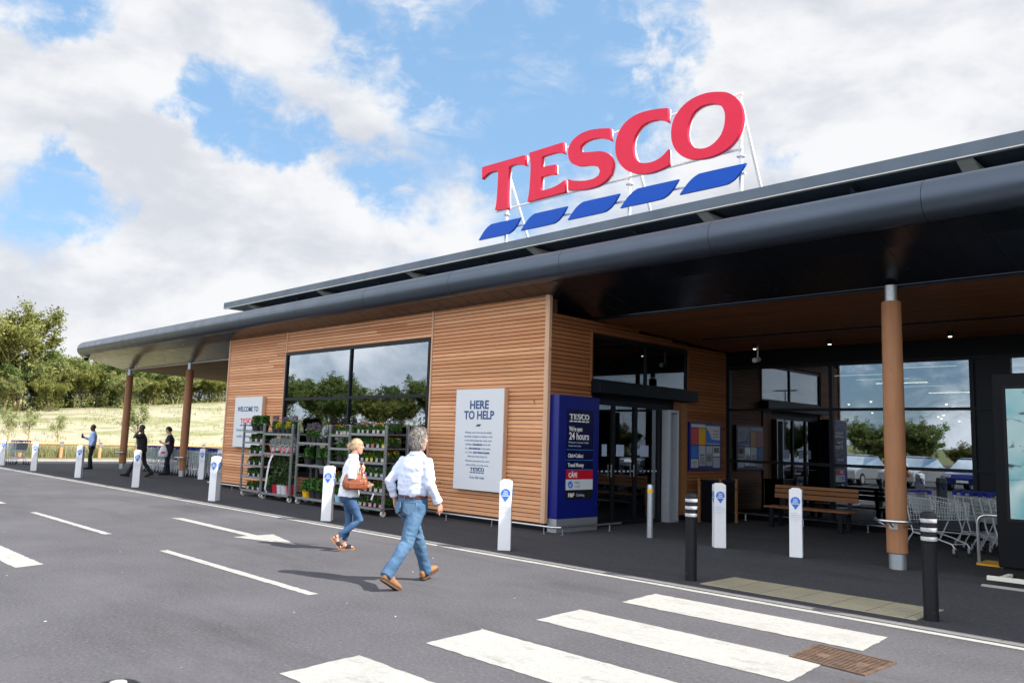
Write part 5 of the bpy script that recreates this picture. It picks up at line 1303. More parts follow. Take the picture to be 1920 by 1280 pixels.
fill(r5, 'the rack right of the woman', 1.36, {.155: pk('violet_lil', 'violet_wht', 'pink_pink', 'none_pink', 'pink_pink', 'pink_pink'), .47: pk('orange_wht', 'none_wht', 'pink_pink', 'none_pink', 'orange_wht', 'none_wht'), .79: pk('violet_lil', 'violet_lil', 'none_lil', 'violet_wht', 'white_wht', 'violet_lil'), 1.10: pk('none_wht', 'none_lil', 'orange_yel', 'orange_yel', 'none_wht', 'orange_wht'), 1.40: pk('none_pink', 'none_pink', 'none_wht', 'red_red', 'none_wht', 'orange_yel'), 1.70: pk('violet_wht', 'orange_wht', 'violet_wht', 'white_wht', 'orange_wht', 'violet_wht')})
# loose strip of white plastic hanging on the heather rack, and a white price card
o = MB(); pts = [(-18.92, RY-.03, 1.14), (-19.0, RY-.06, .95), (-19.03, RY-.08, .7), (-19.05, RY-.09, .45), (-19.10, RY-.08, .28), (-19.05, RY-.06, .20)]
for a, c in zip(pts[:-1], pts[1:]): o.rings([[(a[0], a[1], a[2]), (a[0]+.085, a[1], a[2]), (a[0]+.085, a[1]+.004, a[2]), (a[0], a[1]+.004, a[2])], [(c[0], c[1], c[2]), (c[0]+.085, c[1], c[2]), (c[0]+.085, c[1]+.004, c[2]), (c[0], c[1]+.004, c[2])]], .5)
tag(o.build('plastic_strip', M['wrap']), 'curved strip of white plastic hanging down the rack with the rose bushes', 'plastic strip')
o = MB(); o.rings([[(-14.38, RY-.16, .36), (-14.32, RY-.17, .34), (-14.32, RY-.166, .34), (-14.38, RY-.156, .36)], [(-14.30, RY-.16, .50), (-14.24, RY-.17, .48), (-14.24, RY-.166, .48), (-14.30, RY-.156, .50)]], .5); tag(o.build('price_card', M['signwhite']), 'white price card hanging from the bedding plant rack', 'card')

# ================================================================ CAR PARK BEHIND THE CAMERA (mirrored in the glass)
def paint(nm, c):
    t = Mt(nm); t.col(c).set(rough=.25, metal=.35, coat=.8); return t.m
def car(loc, rz, mat, label, est=False):
    r = empty('parked_car', loc, rz, label, 'car', 'cars parked behind the photographer')
    b = MB(); L, Wd = 4.2, .86
    prof = [(-2.1, .45), (-2.08, .85), (-1.95, 1.0), (-1.1, 1.06), (-.95, 1.0), (.9, .98), (1.2, .92), (1.95, .78), (2.1, .6), (2.1, .32), (-2.05, .30)]
    b.rings([[(x*Wd, y, z) for y, z in prof] for x in (-1, 1)], .5); b.build('body', mat, r, bevel=.05)
    b = MB(); cb = [(-1.75, 1.0), (-1.45, 1.42), (-.4, 1.50), (.35, 1.46), (1.15, .97)]
    b.rings([[((x*(.84 if z < 1.1 else .64)), y, z) for y, z in cb] for x in (-1, 1)], .5); b.build('windows', M['cab_glass'], r)
    b = MB(); b.rings([[(x*.65, y, z) for y, z in ((-1.42, 1.435), (-.4, 1.51), (.35, 1.47), (.35, 1.50), (-.4, 1.54), (-1.42, 1.465))] for x in (-1, 1)], .5); b.build('roof', mat, r)
    for x in (-.78, .78):
        for y in (-1.3, 1.28):
            w_ = MB(); w_.tube([(x-.11, y, .31), (x+.11, y, .31)], .31, 20); wo_ = w_.build('wheel', M['rubber'], r, smooth='auto'); w_ = MB(); w_.tube([(x-.115, y, .31), (x+.115, y, .31)], .19, 14); w_.build('rim', M['casing'], wo_)
        w_ = MB(); w_.cbox((x*.85, 2.03, .68), (.32, .14, .13)); w_.build('headlight', M['casing'], r, bevel=.02); w_ = MB(); w_.cbox((x*.92, -2.06, .80), (.22, .08, .18)); w_.build('tail_light', M['cafered'], r)
    b = MB(); b.cbox((0, 2.115, .46), (.5, .02, .11)); b.build('number_plate', M['signwhite'], r)
    return r
cs = [paint('car_silver', (.45, .46, .48)), paint('car_blue', (.01, .02, .16)), paint('car_black', (.012, .012, .014)), paint('car_maroon', (.06, .012, .03)), paint('car_white', (.7, .7, .7))]
for i in range(14):
    x = -26+i*2.75; 
    car((x, -7.2-.3*(i % 3), 0), rnd.uniform(-.04, .04), cs[(i*3+1) % 5 if i not in (4, 5) else i-4], 'parked car behind the photographer, seen only mirrored in the glass')
lp = None
for i, (x, y) in enumerate(((-30, -18), (-14, -22), (-4, -20), (8, -22))):
    r = empty('lamp_post', (x, y, 0), 0, 'car park lamp post behind the photographer, mirrored in the glass', 'lamp post', 'car park lamp posts')
    b = MB(); b.tube([(0, 0, 0), (0, 0, 6)], [.08, .05], 8); b.build('pole', M['galv'], r); b = MB(); b.box(-.9, -.12, 6.0, .9, .12, 6.1); b.build('lamp_head', M['galv'], r)
b = MB(); b.box(-14, -23.2, 2.3, -4.5, -20.8, 2.6)
tr = empty('trolley_shelter', (-3.0, -15.0, 0), 0, 'blue roofed trolley shelter in the car park, mirrored in the glass', 'shelter')
b = MB(); b.box(-2.6, -1.2, 2.25, 2.6, 1.2, 2.42); b.build('roof', M['totem'], tr)
for x in (-2.4, 2.4):
    for y in (-1, 1): b = MB(); b.tube([(x, y, 0), (x, y, 2.25)], .05, 8); b.build('post', M['white'], tr)
# a few fallen leaves and scraps on the tarmac
lr = random.Random(4)
b = MB()
for k in range(26):
    x = -3-lr.random()*17; y = 1.5+lr.random()*8; s_ = lr.uniform(.008, .022); a = lr.random()*6.3
    b.poly([(x+s_*cos(a+q), y+s_*sin(a+q)*.6, .006+.004*(q > 3)) for q in (0, 1.2, 2.6, 4.1, 5.2)], lr.random())
o = b.build('litter_scraps', M['cream']); o['kind'] = 'stuff'
# ================================================================ PEOPLE
def ell(c, rx, ry, n=24, pw=2.3, tilt=0., yaw=0.):
    out = []
    for j in range(n):
        t = 2*pi*j/n; ct, st_ = cos(t), sin(t)
        x = rx*math.copysign(abs(ct)**(2/pw), ct); y = ry*math.copysign(abs(st_)**(2/pw), st_)
        x, y = x*cos(yaw)-y*sin(yaw), x*sin(yaw)+y*cos(yaw)
        out.append((c[0]+x, c[1]+y, c[2]+y*tilt))
    return out
def remesh(mb, name, mat, parent, voxel=.009, smooth=3, disp=None, tone=None):
    me = bpy.data.meshes.new(name); me.from_pydata([tuple(p) for p in mb.v], [], mb.f); me.update()
    bm = bmesh.new(); bm.from_mesh(me); bmesh.ops.recalc_face_normals(bm, faces=bm.faces); bm.to_mesh(me); bm.free()
    o = bpy.data.objects.new(name, me); COL.objects.link(o)
    md = o.modifiers.new('r', 'REMESH'); md.mode = 'VOXEL'; md.voxel_size = voxel; md.adaptivity = 0
    if smooth: s_ = o.modifiers.new('s', 'SMOOTH'); s_.factor = .5; s_.iterations = smooth
    bpy.context.view_layer.update()
    me2 = bpy.data.meshes.new_from_object(o.evaluated_get(bpy.context.evaluated_depsgraph_get())); bpy.data.objects.remove(o); bpy.data.meshes.remove(me)
    n = len(me2.vertices); co = np.empty(n*3); me2.vertices.foreach_get('co', co); co = co.reshape(-1, 3)
    if disp:
        no = np.empty(n*3); me2.vertex_normals.foreach_get('vector', no); no = no.reshape(-1, 3)
        d = np.array([disp(Vector(p)) for p in co]); co = co+no*d[:, None]; me2.vertices.foreach_set('co', co.ravel())
    at = me2.attributes.new('tone', 'FLOAT', 'POINT'); at.data.foreach_set('value', [tone(Vector(p)) if tone else 0. for p in co])
    me2.materials.clear(); me2.materials.append(mat); me2.polygons.foreach_set('use_smooth', [True]*len(me2.polygons)); me2.update(); me2.name = name
    ob = bpy.data.objects.new(name, me2); COL.objects.link(ob)
    if parent is not None: ob.parent = parent
    return ob
def hand(b, W_, d, n, thumb, curl=.35, sc=1.):
    d = Vector(d).normalized(); n = Vector(n); n = (n-d*n.dot(d)).normalized(); s = d.cross(n)*thumb
    rs = []
    for t, w, th in ((-.02, .024, .018), (.0, .026, .017), (.03, .036, .016), (.06, .042, .014), (.082, .040, .011)):
        c = Vector(W_)+d*t*sc; rs.append([tuple(c+s*w*sc*cos(q)+n*th*sc*sin(q)) for q in [2*pi*j/14 for j in range(14)]])
    b.rings(rs)
    for k, (off, L) in enumerate(((.031, .068), (.011, .077), (-.010, .072), (-.030, .056))):
        p = Vector(W_)+d*.078*sc+s*off*sc; dd = (d+s*off*1.5).normalized(); pts = [p-dd*.01]; cur = curl*(1+.12*k)
        for seg in (.42, .32, .26):
            R_ = Matrix.Rotation(-cur*thumb, 3, s); dd = R_ @ dd
            if dd.dot(n) < 0 and cur > 0: dd = Matrix.Rotation(2*cur*thumb, 3, s) @ dd
            p = p+dd*L*seg*sc; pts.append(p.copy())
        b.tube(pts, [.0088*sc, .0086*sc, .0078*sc, .0062*sc], 8)
    p = Vector(W_)+d*.018*sc+s*.026*sc; dd = (d*.75+s*.6+n*.35).normalized(); p2 = p+dd*.036*sc; dd2 = (d*.95+s*.12+n*.45).normalized(); p3 = p2+dd2*.028*sc; p4 = p3+dd2*.018*sc
    b.tube([p-dd*.015*sc, p2, p3, p4], [.013*sc, .0105*sc, .0095*sc, .007*sc], 8)
def headmesh(b, H, Rm, k=1.):
    """rings of a skull with jaw; H centre at ear height"""
    def T(p): return tuple(Vector(H)+Rm @ (Vector(p)*k))
    prof = [(-.128, .018, .016, .062), (-.118, .034, .034, .048), (-.10, .047, .052, .034), (-.075, .056, .069, .022), (-.045, .063, .081, .014), (-.01, .069, .089, .006), (.03, .073, .096, .0), (.065, .070, .094, -.004), (.095, .056, .077, -.006), (.113, .034, .048, -.008), (.120, .012, .016, -.008)]
    b.rings([[T(p) for p in ell((0, yo, z), rx, ry, 24, 2.15)] for z, rx, ry, yo in prof])
    b.tube([T((0, .088, .030)), T((0, .098, .005)), T((0, .112, -.018)), T((0, .102, -.028))], [.008*k, .010*k, .0135*k, .010*k], 8)
    for s in (-1, 1):
        b.tube([T((s*.012, .098, -.022)), T((s*.016, .092, -.026))], [.008*k, .006*k], 6)
        b.tube([T((s*.010, .093, .033)), T((s*.034, .089, .037)), T((s*.052, .072, .030))], [.008*k, .0085*k, .007*k], 6)   # brow
        b.tube([T((s*.045, .068, -.012)), T((s*.036, .078, -.028))], [.015*k, .016*k], 8)                                     # cheek
        b.tube([T((s*.069, -.004, .020)), T((s*.079, -.012, .012)), T((s*.078, -.010, -.006)), T((s*.070, 0, -.020))], [.008*k, .010*k, .008*k, .007*k], 6)
    b.tube([T((-.024, .080, -.058)), T((0, .093, -.055)), T((.024, .080, -.058))], [.005*k, .0065*k, .005*k], 6)
    b.tube([T((-.020, .080, -.068)), T((0, .091, -.068)), T((.020, .080, -.068))], [.005*k, .0075*k, .005*k], 6)
    b.tube([T((0, .060, -.108)), T((0, .074, -.100))], [.018*k, .014*k], 8)
def hairmesh(par, H, Rm, k, mat, style, seed=1):
    def T(p): return Vector(H)+Rm @ (Vector(p)*k)
    r = random.Random(seed); b = MB(); nu, nv = 44, 30; V = {}
    low = {'short': -.055, 'crop': -.02, 'tied': -.05, 'shaggy': -.105}[style]
    def inhair(p):
        # p on unit-ish head coordinates in metres
        line = .045+.03*abs(p.x)/.07 if p.y > .045 else (low if p.y < 0 else low+(p.y/.045)*(.07-low)*.9)
        if style == 'tied': line = .052 if p.y > .05 else (low if p.y < -.03 else low+((p.y+.03)/.08)*(.07-low)*.75)
        return p.z > line
    th = {'short': .014, 'crop': .006, 'tied': .012, 'shaggy': .014}[style]
    def surf(u, v):
        t = pi*v*.86; a = 2*pi*u
        z = .120*cos(t); f = sin(t)**.85 if sin(t) > 0 else 0
        nz = noise.noise(Vector((cos(a)*3, sin(a)*3, z*22+seed)))*.5+.5*noise.noise(Vector((cos(a)*9, sin(a)*9, z*30+seed)))
        kk = th*(1+.55*nz)
        return Vector((cos(a)*(.073*f+kk*f), sin(a)*(.097*f+kk*f)-.003, z*1.0+kk*cos(t)+.0))
    for i in range(nu):
        for j in range(nv):
            q = [surf(i/nu, j/nv), surf((i+1)/nu, j/nv), surf((i+1)/nu, (j+1)/nv), surf(i/nu, (j+1)/nv)]
            if inhair(sum(q, Vector())/4): b.quad(*[tuple(T(p)) for p in q], tone=.25+.3*r.random())
    ns = {'short': 900, 'crop': 300, 'tied': 900, 'shaggy': 1700}[style]; Ls = {'short': .030, 'crop': .008, 'tied': .055, 'shaggy': .042}[style]
    for _ in range(ns):
        p = surf(r.random(), r.random()**.8)
        if not inhair(p): continue
        nrm = Vector((p.x/.0053, p.y/.0094, p.z/.0144)).normalized()
        if style == 'tied': aim = Vector((0, -.11, -.01))-p
        else: aim = Vector((p.x*.4, -.05+r.uniform(-.04, .04), -.5))
        tg = aim-nrm*aim.dot(nrm); tg = tg.normalized() if tg.length > 1e-5 else Vector((0, -1, 0))
        tg = (tg+Vector((r.uniform(-.35, .35), r.uniform(-.3, .3), r.uniform(-.2, .2)))).normalized(); sd = tg.cross(nrm).normalized()*.0035
        L = Ls*r.uniform(.5, 1.2); pts = []
        for s in range(4): pts.append(p+tg*L*s/3+nrm*(.003+.006*sin(s/3*pi)*(style != 'tied')+(.004*s if style == 'shaggy' else 0)))
        tn = r.random()
        for s in range(3):
            w0, w1 = 1-s*.28, 1-(s+1)*.28
            b.quad(tuple(T(pts[s]-sd*w0)), tuple(T(pts[s]+sd*w0)), tuple(T(pts[s+1]+sd*w1)), tuple(T(pts[s+1]-sd*w1)), tn)
    if style == 'tied':
        for _ in range(420):
            a = r.uniform(0, 2*pi); q = Vector((r.gauss(0, .018), -.105+r.gauss(0, .010), .0+r.gauss(0, .018))); d = Vector((cos(a)*.5, -.5-r.random()*.6, sin(a)*.8-.35)).normalized(); sd = Vector((r.uniform(-1, 1), r.uniform(-1, 1), r.uniform(-1, 1))).normalized()*.004; L = r.uniform(.02, .055); tn = r.random()
            b.quad(tuple(T(q-sd)), tuple(T(q+sd)), tuple(T(q+d*L+sd*.4)), tuple(T(q+d*L-sd*.4)), tn)
    return b.build('hair', mat, par, smooth=False)
def shoe(par, heel, yaw, pitch, mat, solem, k=1., side=0):
    Rm = Matrix.Rotation(yaw, 3, 'Z') @ Matrix.Rotation(pitch, 3, 'X'); O = Vector(heel)
    def T(p): return tuple(O+Rm @ (Vector(p)*k))
    prof = [(-.012, .024, .014, .070), (.0, .034, .004, .088), (.03, .038, .0, .100), (.07, .037, .0, .108), (.105, .038, .0, .098), (.15, .043, .0, .078), (.20, .049, .0, .064), (.245, .047, .0, .054), (.275, .036, .004, .044), (.292, .018, .012, .030)]
    rs = []
    for y, w, zb, zt in prof:
        rg = []
        for j in range(16):
            t = 2*pi*j/16; c_, s_ = cos(t), sin(t); x = w*math.copysign(abs(c_)**.75, c_); z = (zb+zt)/2+(zt-zb)/2*math.copysign(abs(s_)**.8, s_); rg.append(T((x, y, z+.018)))
        rs.append(rg)
    b = MB(); b.rings(rs); o = b.build('shoe', mat, par, smooth='auto')
    b = MB(); out = [(w+.004, y) for y, w, _, _ in prof]; pl = [(x, y) for x, y in out]+[(-x, y) for x, y in reversed(out)]
    b.rings([[T((x, y, .0)) for x, y in pl], [T((x, y, .022)) for x, y in pl]]); b.build('sole', solem, o)
    return o
def foldnoise(a1, f1, a2, f2, seed):
    def f(p): return a1*noise.noise(Vector((p.x*f1[0], p.y*f1[1], p.z*f1[2]+seed)))+a2*(1-2*abs(noise.noise(Vector((p.x*f2[0]+seed, p.y*f2[1], p.z*f2[2])))))
    return f
def person(loc, rz, J, label, k=1., vox=.008):
    """J: joints and clothing, all in metres, facing +Y"""
    root = empty('person', loc, rz, label, 'person'); root.scale = (k,)*3
    f = J.get('f', 1.)      # girth
    b = MB(); cx, cy = J.get('lean', (0, 0)); hz = J['hipz']
    def tc(z): t = (z-hz)/(1.5-hz); return (cx*t+J.get('hipx', 0)*(1-t), cy*t+J.get('hipy', 0)*(1-t))
    T0 = J['torso']     # (z, rx, ry)
    b.rings([ell((*tc(z), z), rx*.90, ry*.90) for z, rx, ry in T0[:-2]]+[ell((*tc(z), z), rx, ry) for z, rx, ry in T0[-2:]])
    H = Vector(J['head']); Rm = Matrix.Rotation(J.get('hyaw', 0), 3, 'Z') @ Matrix.Rotation(J.get('hpitch', 0), 3, 'X')
    nb_ = tc(1.46); b.tube([(nb_[0], nb_[1]-.005, 1.40), (nb_[0]*.6+H.x*.4, nb_[1]*.6+H.y*.4-.012, 1.50), H+Rm @ Vector((0, -.012, -.05))], [.062, .055, .056], 14)
    headmesh(b, H, Rm, J.get('hk', 1.))
    for s, key in ((1, 'R'), (-1, 'L')):
        sh, el, wr = [Vector(q) for q in J['arm'+key]]
        b.tube([(tc(1.4)[0]+s*.10, sh.y, sh.z-.01), sh, sh.lerp(el, .5), el, el.lerp(wr, .35), wr], [.055*f, .052*f, .044*f, .037*f, .036*f, .026*f], 12)
        hd = J['hand'+key]; hand(b, wr, hd[0], hd[1], hd[2] if len(hd) > 2 else s, hd[3] if len(hd) > 3 else .35)
        hp_, kn, an = [Vector(q) for q in J['leg'+key]]
        b.tube([hp_+Vector((0, 0, .03)), hp_.lerp(kn, .45), kn, kn.lerp(an, .35), an, an+Vector((0, 0, -.02))], [.078*f, .066*f, .050*f, .050*f, .036*f, .034*f], 12)
        if J.get('bare'):
            y0, pt, pos = J['foot'+key]; Rf = Matrix.Rotation(y0, 3, 'Z') @ Matrix.Rotation(pt, 3, 'X')
            b.rings([[tuple(Vector(pos)+Rf @ Vector((w*cos(q), y, .03+(zt)/2+zt/2*sin(q)))) for q in [2*pi*j/14 for j in range(14)]] for y, w, zt in ((.0, .018, .04), (.02, .028, .06), (.06, .030, .08), (.11, .034, .055), (.17, .040, .035), (.205, .037, .024), (.222, .024, .016))])
            b.tube([an, Vector(pos)+Rf @ Vector((0, .05, .07))], [.036, .034], 10)
    lip = H+Rm @ Vector((0, .09, -.063)); eyes = [H+Rm @ (Vector((s*.031, .086, .012))*J.get('hk', 1.)) for s in (-1, 1)]
    body = remesh(b, 'body', M[J['skin']], root, vox, 2, None, lambda p: 1. if ((p-lip).length < .022 and abs((Rm.inverted() @ (p-lip)).z) < .010) else 0.)
    for e in eyes: q = MB(); q.lathe([(0, -.009), (.007, -.006), (.0095, 0), (.007, .006), (0, .009)], n=10); q.v = [tuple(Vector(v)+e) for v in q.v]; q.build('eye', M['rubber'], body, smooth=True)
    # legs wear
    b = MB(); zw = J['waist']; 
    b.rings([ell((*tc(z), z), rx, ry) for z, rx, ry in J['hips']])
    for s, key in ((1, 'R'), (-1, 'L')):
        hp_, kn, an = [Vector(q) for q in J['leg'+key]]; lw = J['legw']
        hem = an+(kn-an).normalized()*J.get('hem', .0)
        b.tube([hp_+Vector((0, 0, .03)), hp_+Vector((0, 0, -.04)), hp_.lerp(kn, .5), kn, kn.lerp(an, .3), kn.lerp(an, .75), hem], [lw[0], lw[0], lw[1], lw[2], lw[3], lw[4], lw[5]], 18)
    amp = J.get('lfold', .006); kn_ = [Vector(J['legR'][1]), Vector(J['legL'][1])]; an_ = [Vector(J['legR'][2]), Vector(J['legL'][2])]
    def legdisp(p): return foldnoise(amp*.8, (9, 9, 12), amp*(.35+.65*max(0, 1-min((p-q).length for q in kn_+an_)*4.5)), (10, 10, 17), 3)(p+Vector((0, 0, p.x*.5))) if p.z < zw-.12 else amp*.4*noise.noise(p*11)
    def legtone(p):
        d = min((p-q).length for q in kn_); t = max(0, .5-d*2.2)+max(0., .35-abs(p.z-(zw-.24))*2.5)*.6
        return max(0, min(1, t+.22*noise.noise(Vector((p.x*14, p.y*14, p.z*40)))))
    tr = remesh(b, 'trousers', M[J['legmat']], root, vox+.001, 2, legdisp, legtone)
    # shirt
    b = MB(); b.rings([ell((*tc(z), z), rx, ry, 28) for z, rx, ry in J['shirt']])
    for s, key in ((1, 'R'), (-1, 'L')):
        sh, el, wr = [Vector(q) for q in J['arm'+key]]; sl = J['sleeve'+key] if 'sleeve'+key in J else J['sleeve']; sw = J['slw']
        pts = [Vector((tc(1.38)[0]+s*.09, sh.y, sh.z-.03)), sh+Vector((s*.004, 0, -.006)), sh.lerp(el, .5)]; rr = [sw[0]*.95, sw[0], sw[1]]
        if sl <= 1: pts[-1] = sh.lerp(el, sl); 
        else: pts += [el, el.lerp(wr, (sl-1)*.55), el.lerp(wr, sl-1)]; rr += [sw[2], sw[3], sw[3]*.92]
        b.tube(pts, rr, 16)
    amp = J.get('sfold', .007)
    sd = J.get('seed', 1)
    def sdisp(p): return foldnoise(amp*.8, (6, 6, 5), amp, (5, 5, 12), sd)(p)+amp*.5*noise.noise(Vector((p.x*22, p.y*22, p.z*30)))
    so2 = remesh(b, 'shirt', M[J['shirtmat']], root, vox+.001, 2, sdisp)
    if J.get('collar'):
        b = MB(); c0 = tc(1.47); rs = []
        for z, rr in ((1.455, .078), (1.50, .066), (1.515, .064), (1.512, .071), (1.475, .083)): rs.append(ell((c0[0]*.8+H.x*.2, c0[1]*.8+H.y*.2-.008, z), rr, rr*1.02, 24))
        b.rings(rs, cap=False); b.build('collar', M[J['shirtmat']], root, smooth=True)
    if J.get('belt'):
        b = MB(); z0 = J['belt']; rx, ry = J['beltr']; c0 = tc(z0)
        b.rings([ell((*c0, z0), rx, ry, 40), ell((*c0, z0+.001), rx+.004, ry+.004, 40), ell((*c0, z0+.032), rx+.004, ry+.004, 40), ell((*c0, z0+.033), rx, ry, 40)], cap=False); bo = b.build('belt', M['belt'], root, smooth='auto')
        for a in (-90, -50, -130, 20, 160):
            q = MB(); t = radians(a); q.cbox((c0[0]+(rx+.006)*cos(t), c0[1]+(ry+.006)*sin(t), z0+.015), (.012 if abs(sin(t)) > .5 else .006, .006 if abs(sin(t)) > .5 else .012, .052)); q.build('belt_loop', M[J['legmat']], tr)
    hairmesh(root, H, Rm, J.get('hk', 1.)*1.01, M[J['hair'][0]], J['hair'][1], J.get('seed', 1))
    for key in 'RL':
        if J.get('bare'):
            y0, pt, pos = J['foot'+key]; Rf = Matrix.Rotation(y0, 3, 'Z') @ Matrix.Rotation(pt, 3, 'X'); q = MB()
            out = [(.026, -.008), (.036, .02), (.036, .08), (.040, .13), (.047, .18), (.044, .215), (.026, .238)]
            pl = out+[(-x, y) for x, y in reversed(out)]
            q.rings([[tuple(Vector(pos)+Rf @ Vector((x, y, z))) for x, y in pl] for z in (0, .026)]); so_ = q.build('sandal', M['shoe'], root)
            q = MB()
            for ya, yb, zz in ((.10, .175, .074),): q.rings([[tuple(Vector(pos)+Rf @ Vector((x*1.02, y, z))) for x, z in ((-.046, .026), (-.040, zz*.8), (-.018, zz+.008), (.018, zz+.008), (.040, zz*.8), (.046, .026))] for y in (ya, yb)], cap=False)
            q.rings([[tuple(Vector(pos)+Rf @ Vector((.04*cos(a), .02+.0*a, .07+.0*a))) if False else tuple(Vector(pos)+Rf @ Vector((.036*cos(a), .045-.05*sin(a), .072+dz))) for a in [pi*j/10 for j in range(11)]] for dz in (0, .014)], cap=False)
            q.build('strap', M['cloth_navy'], so_)
        else:
            y0, pt, pos = J['foot'+key]; shoe(root, pos, y0, pt, M[J['shoemat']], M['sole' if J['shoemat'] == 'shoe' else 'rubber'])
    return root, body, tr, so2
def heading(hx, hy): return atan2(-hx, hy)
def foot_ok(*a): pass
MT = [(.86, .150, .115), (.96, .165, .125), (1.06, .165, .125), (1.18, .178, .125), (1.30, .19, .12), (1.38, .185, .11), (1.44, .14, .09), (1.48, .07, .065), (1.51, .055, .055)]
# --- the man in the white shirt, walking towards the doors, seen from behind
man = dict(hipz=.93, lean=(.0, .03), torso=MT, head=(.012, .045, 1.655), hyaw=radians(-14), hk=1.04, skin='skin', f=1.05,
  armR=((.178, .02, 1.395), (.250, .0, 1.14), (.285, .135, .925)), handR=((.03, .28, -.95), (-1, .1, 0), 1, .42),
  armL=((-.178, .02, 1.395), (-.262, -.12, 1.16), (-.24, -.05, .955)), handL=((.1, .2, -.95), (1, .1, 0), -1, .4),
  legR=((.10, -.03, .885), (.105, -.19, .48), (.10, -.475, .175)), legL=((-.095, .0, .885), (-.09, .21, .50), (-.085, .375, .105)),
  footR=(radians(-6), radians(-30), (.10, -.545, .122)), footL=(radians(4), radians(17), (-.085, .315, .014)),
  waist=1.01, hips=[(1.015, .172, .128), (.97, .180, .137), (.90, .188, .150), (.84, .180, .145), (.79, .165, .13)], legw=(.100, .088, .074, .072, .066, .064), hem=-.02, legmat='denim', lfold=.009,
  shirt=[(1.0, .172, .128), (1.025, .184, .142), (1.07, .196, .150), (1.16, .203, .150), (1.27, .212, .150), (1.34, .208, .140), (1.39, .186, .122), (1.43, .145, .098), (1.475, .085, .075), (1.49, .062, .062)], slw=(.067, .062, .055, .047), sleeve=1.86, shirtmat='shirt', sfold=.011, collar=True, belt=.985, beltr=(.181, .137), hair=('hair_grey', 'shaggy'), shoemat='shoe', seed=5)
mr, mb_, mtr, msh = person((-7.585, 5.93, 0), heading(-.16, .98), man, 'grey haired man in a white shirt and blue jeans seen from behind', 1.0, .0075)
# rolled cuff and back pockets
q = MB(); el, wr = Vector(man['armR'][1]), Vector(man['armR'][2]); p0 = el.lerp(wr, .80); p1 = el.lerp(wr, .93); q.tube([p0, p0.lerp(p1, .5), p1], [.052, .056, .052], 16); q.build('cuff', M['shirt'], msh, smooth=True)
for s in (-1, 1):
    q = MB(); pts = []
    for (u, v) in ((-.065, .94), (.065, .94), (.065, .84), (0, .80), (-.065, .84)):
        x = s*.095+u; r_ = sqrt(max(0, 1-(x/.20)**2)); y = -.02-.158*r_-(.004 if v < .9 else .0); pts.append((x, y, v))
    q.rings([pts, [(x, y+.03, z) for x, y, z in pts]]); q.build('back_pocket', M['denim'], mtr)
    q = MB(); q.tube([(x, y-.002, z) for x, y, z in pts], .0016, 4, closed=True); q.build('pocket_stitching', M['stitch'], mtr)
# --- the woman with the handbag
wt = [(.82, .150, .115), (.92, .160, .120), (1.02, .140, .105), (1.14, .148, .108), (1.26, .165, .112), (1.34, .16, .10), (1.42, .12, .08), (1.47, .058, .058), (1.50, .050, .050)]
wom = dict(hipz=.90, lean=(.0, .05), torso=wt, head=(.0, .095, 1.635), hyaw=radians(-8), hpitch=radians(4), hk=.97, skin='skin', f=.88, bare=True,
  armR=((.175, .045, 1.395), (.235, .01, 1.135), (.15, .20, 1.25)), handR=((-.35, .25, .9), (-.4, -.8, .1), 1, .75),
  armL=((-.175, .055, 1.395), (-.22, .07, 1.13), (-.16, .27, 1.02)), handL=((.1, .9, -.1), (1, 0, 0), -1, .5),
  legR=((.085, .0, .87), (.085, .19, .475), (.085, -.155, .215)), legL=((-.085, .0, .87), (-.08, .045, .475), (-.08, -.02, .10)),
  footR=(radians(-3), radians(-52), (.085, -.245, .195)), footL=(radians(2), 0, (-.08, -.085, .0)),
  waist=.98, hips=[(.99, .145, .112), (.93, .165, .130), (.87, .175, .140), (.81, .165, .13), (.77, .15, .12)], legw=(.092, .078, .058, .056, .046, .043), hem=.05, legmat='denim_dark', lfold=.006,
  shirt=[(.845, .198, .165), (.90, .192, .158), (1.0, .180, .142), (1.12, .182, .140), (1.24, .190, .140), (1.33, .182, .122), (1.39, .155, .10), (1.44, .10, .078), (1.465, .066, .064)], slw=(.074, .070, .066, .060), sleeve=1.22, sleeveL=1.2, shirtmat='linen', sfold=.011, collar=True, hair=('hair_blond', 'tied'), seed=9)
wr_, wb_, wtr, wsh = person((-10.37, 6.90, 0), heading(.47, .88), wom, 'blond woman in a white shirt, blue jeans and sandals with a handbag', .925, .0075)
# her handbag: body, gathered top, straps and buckles
def on(rt, p):
    v = Matrix.Rotation(rt.rotation_euler.z, 4, 'Z') @ (Vector(p)*rt.scale[0]); return v+rt.location
bagloc = on(wr_, (.215, .075, .965))
bg_ = empty('handbag', bagloc, wr_.rotation_euler.z, 'tan leather handbag with shoulder straps tucked under the arm of the blond woman', 'handbag')
q = MB(); rs = []
for z, hw, th in ((0, .150, .045), (.012, .172, .062), (.06, .186, .070), (.12, .182, .062), (.18, .160, .046), (.215, .140, .030), (.235, .132, .018)):
    rs.append(ell((0, 0, z), th, hw, 28, 3.2))
q.rings(rs); remesh(q, 'bag_body', M['leather'], bg_, .006, 1, lambda p: .006*noise.noise(Vector((p.x*16, p.y*22, p.z*9)))+.003*noise.noise(p*50))
q = MB(); 
for x in (-.03, .035):
    q.tube([(x, -.09, .20), (x*.6-.02, -.07, .30), (-.05, -.03, .40), (-.075, .0, .455), (-.06, .04, .42), (x*.4-.01, .08, .30), (x, .10, .20)], .0085, 6)
q.build('strap', M['leather'], bg_, smooth=True)
for y in (-.09, .10):
    q = MB(); q.tube([(.055, y+.016*cos(a), .175+.016*sin(a)) for a in [2*pi*j/12 for j in range(12)]], .003, 5, closed=True); q.build('buckle', M['steel'], bg_)
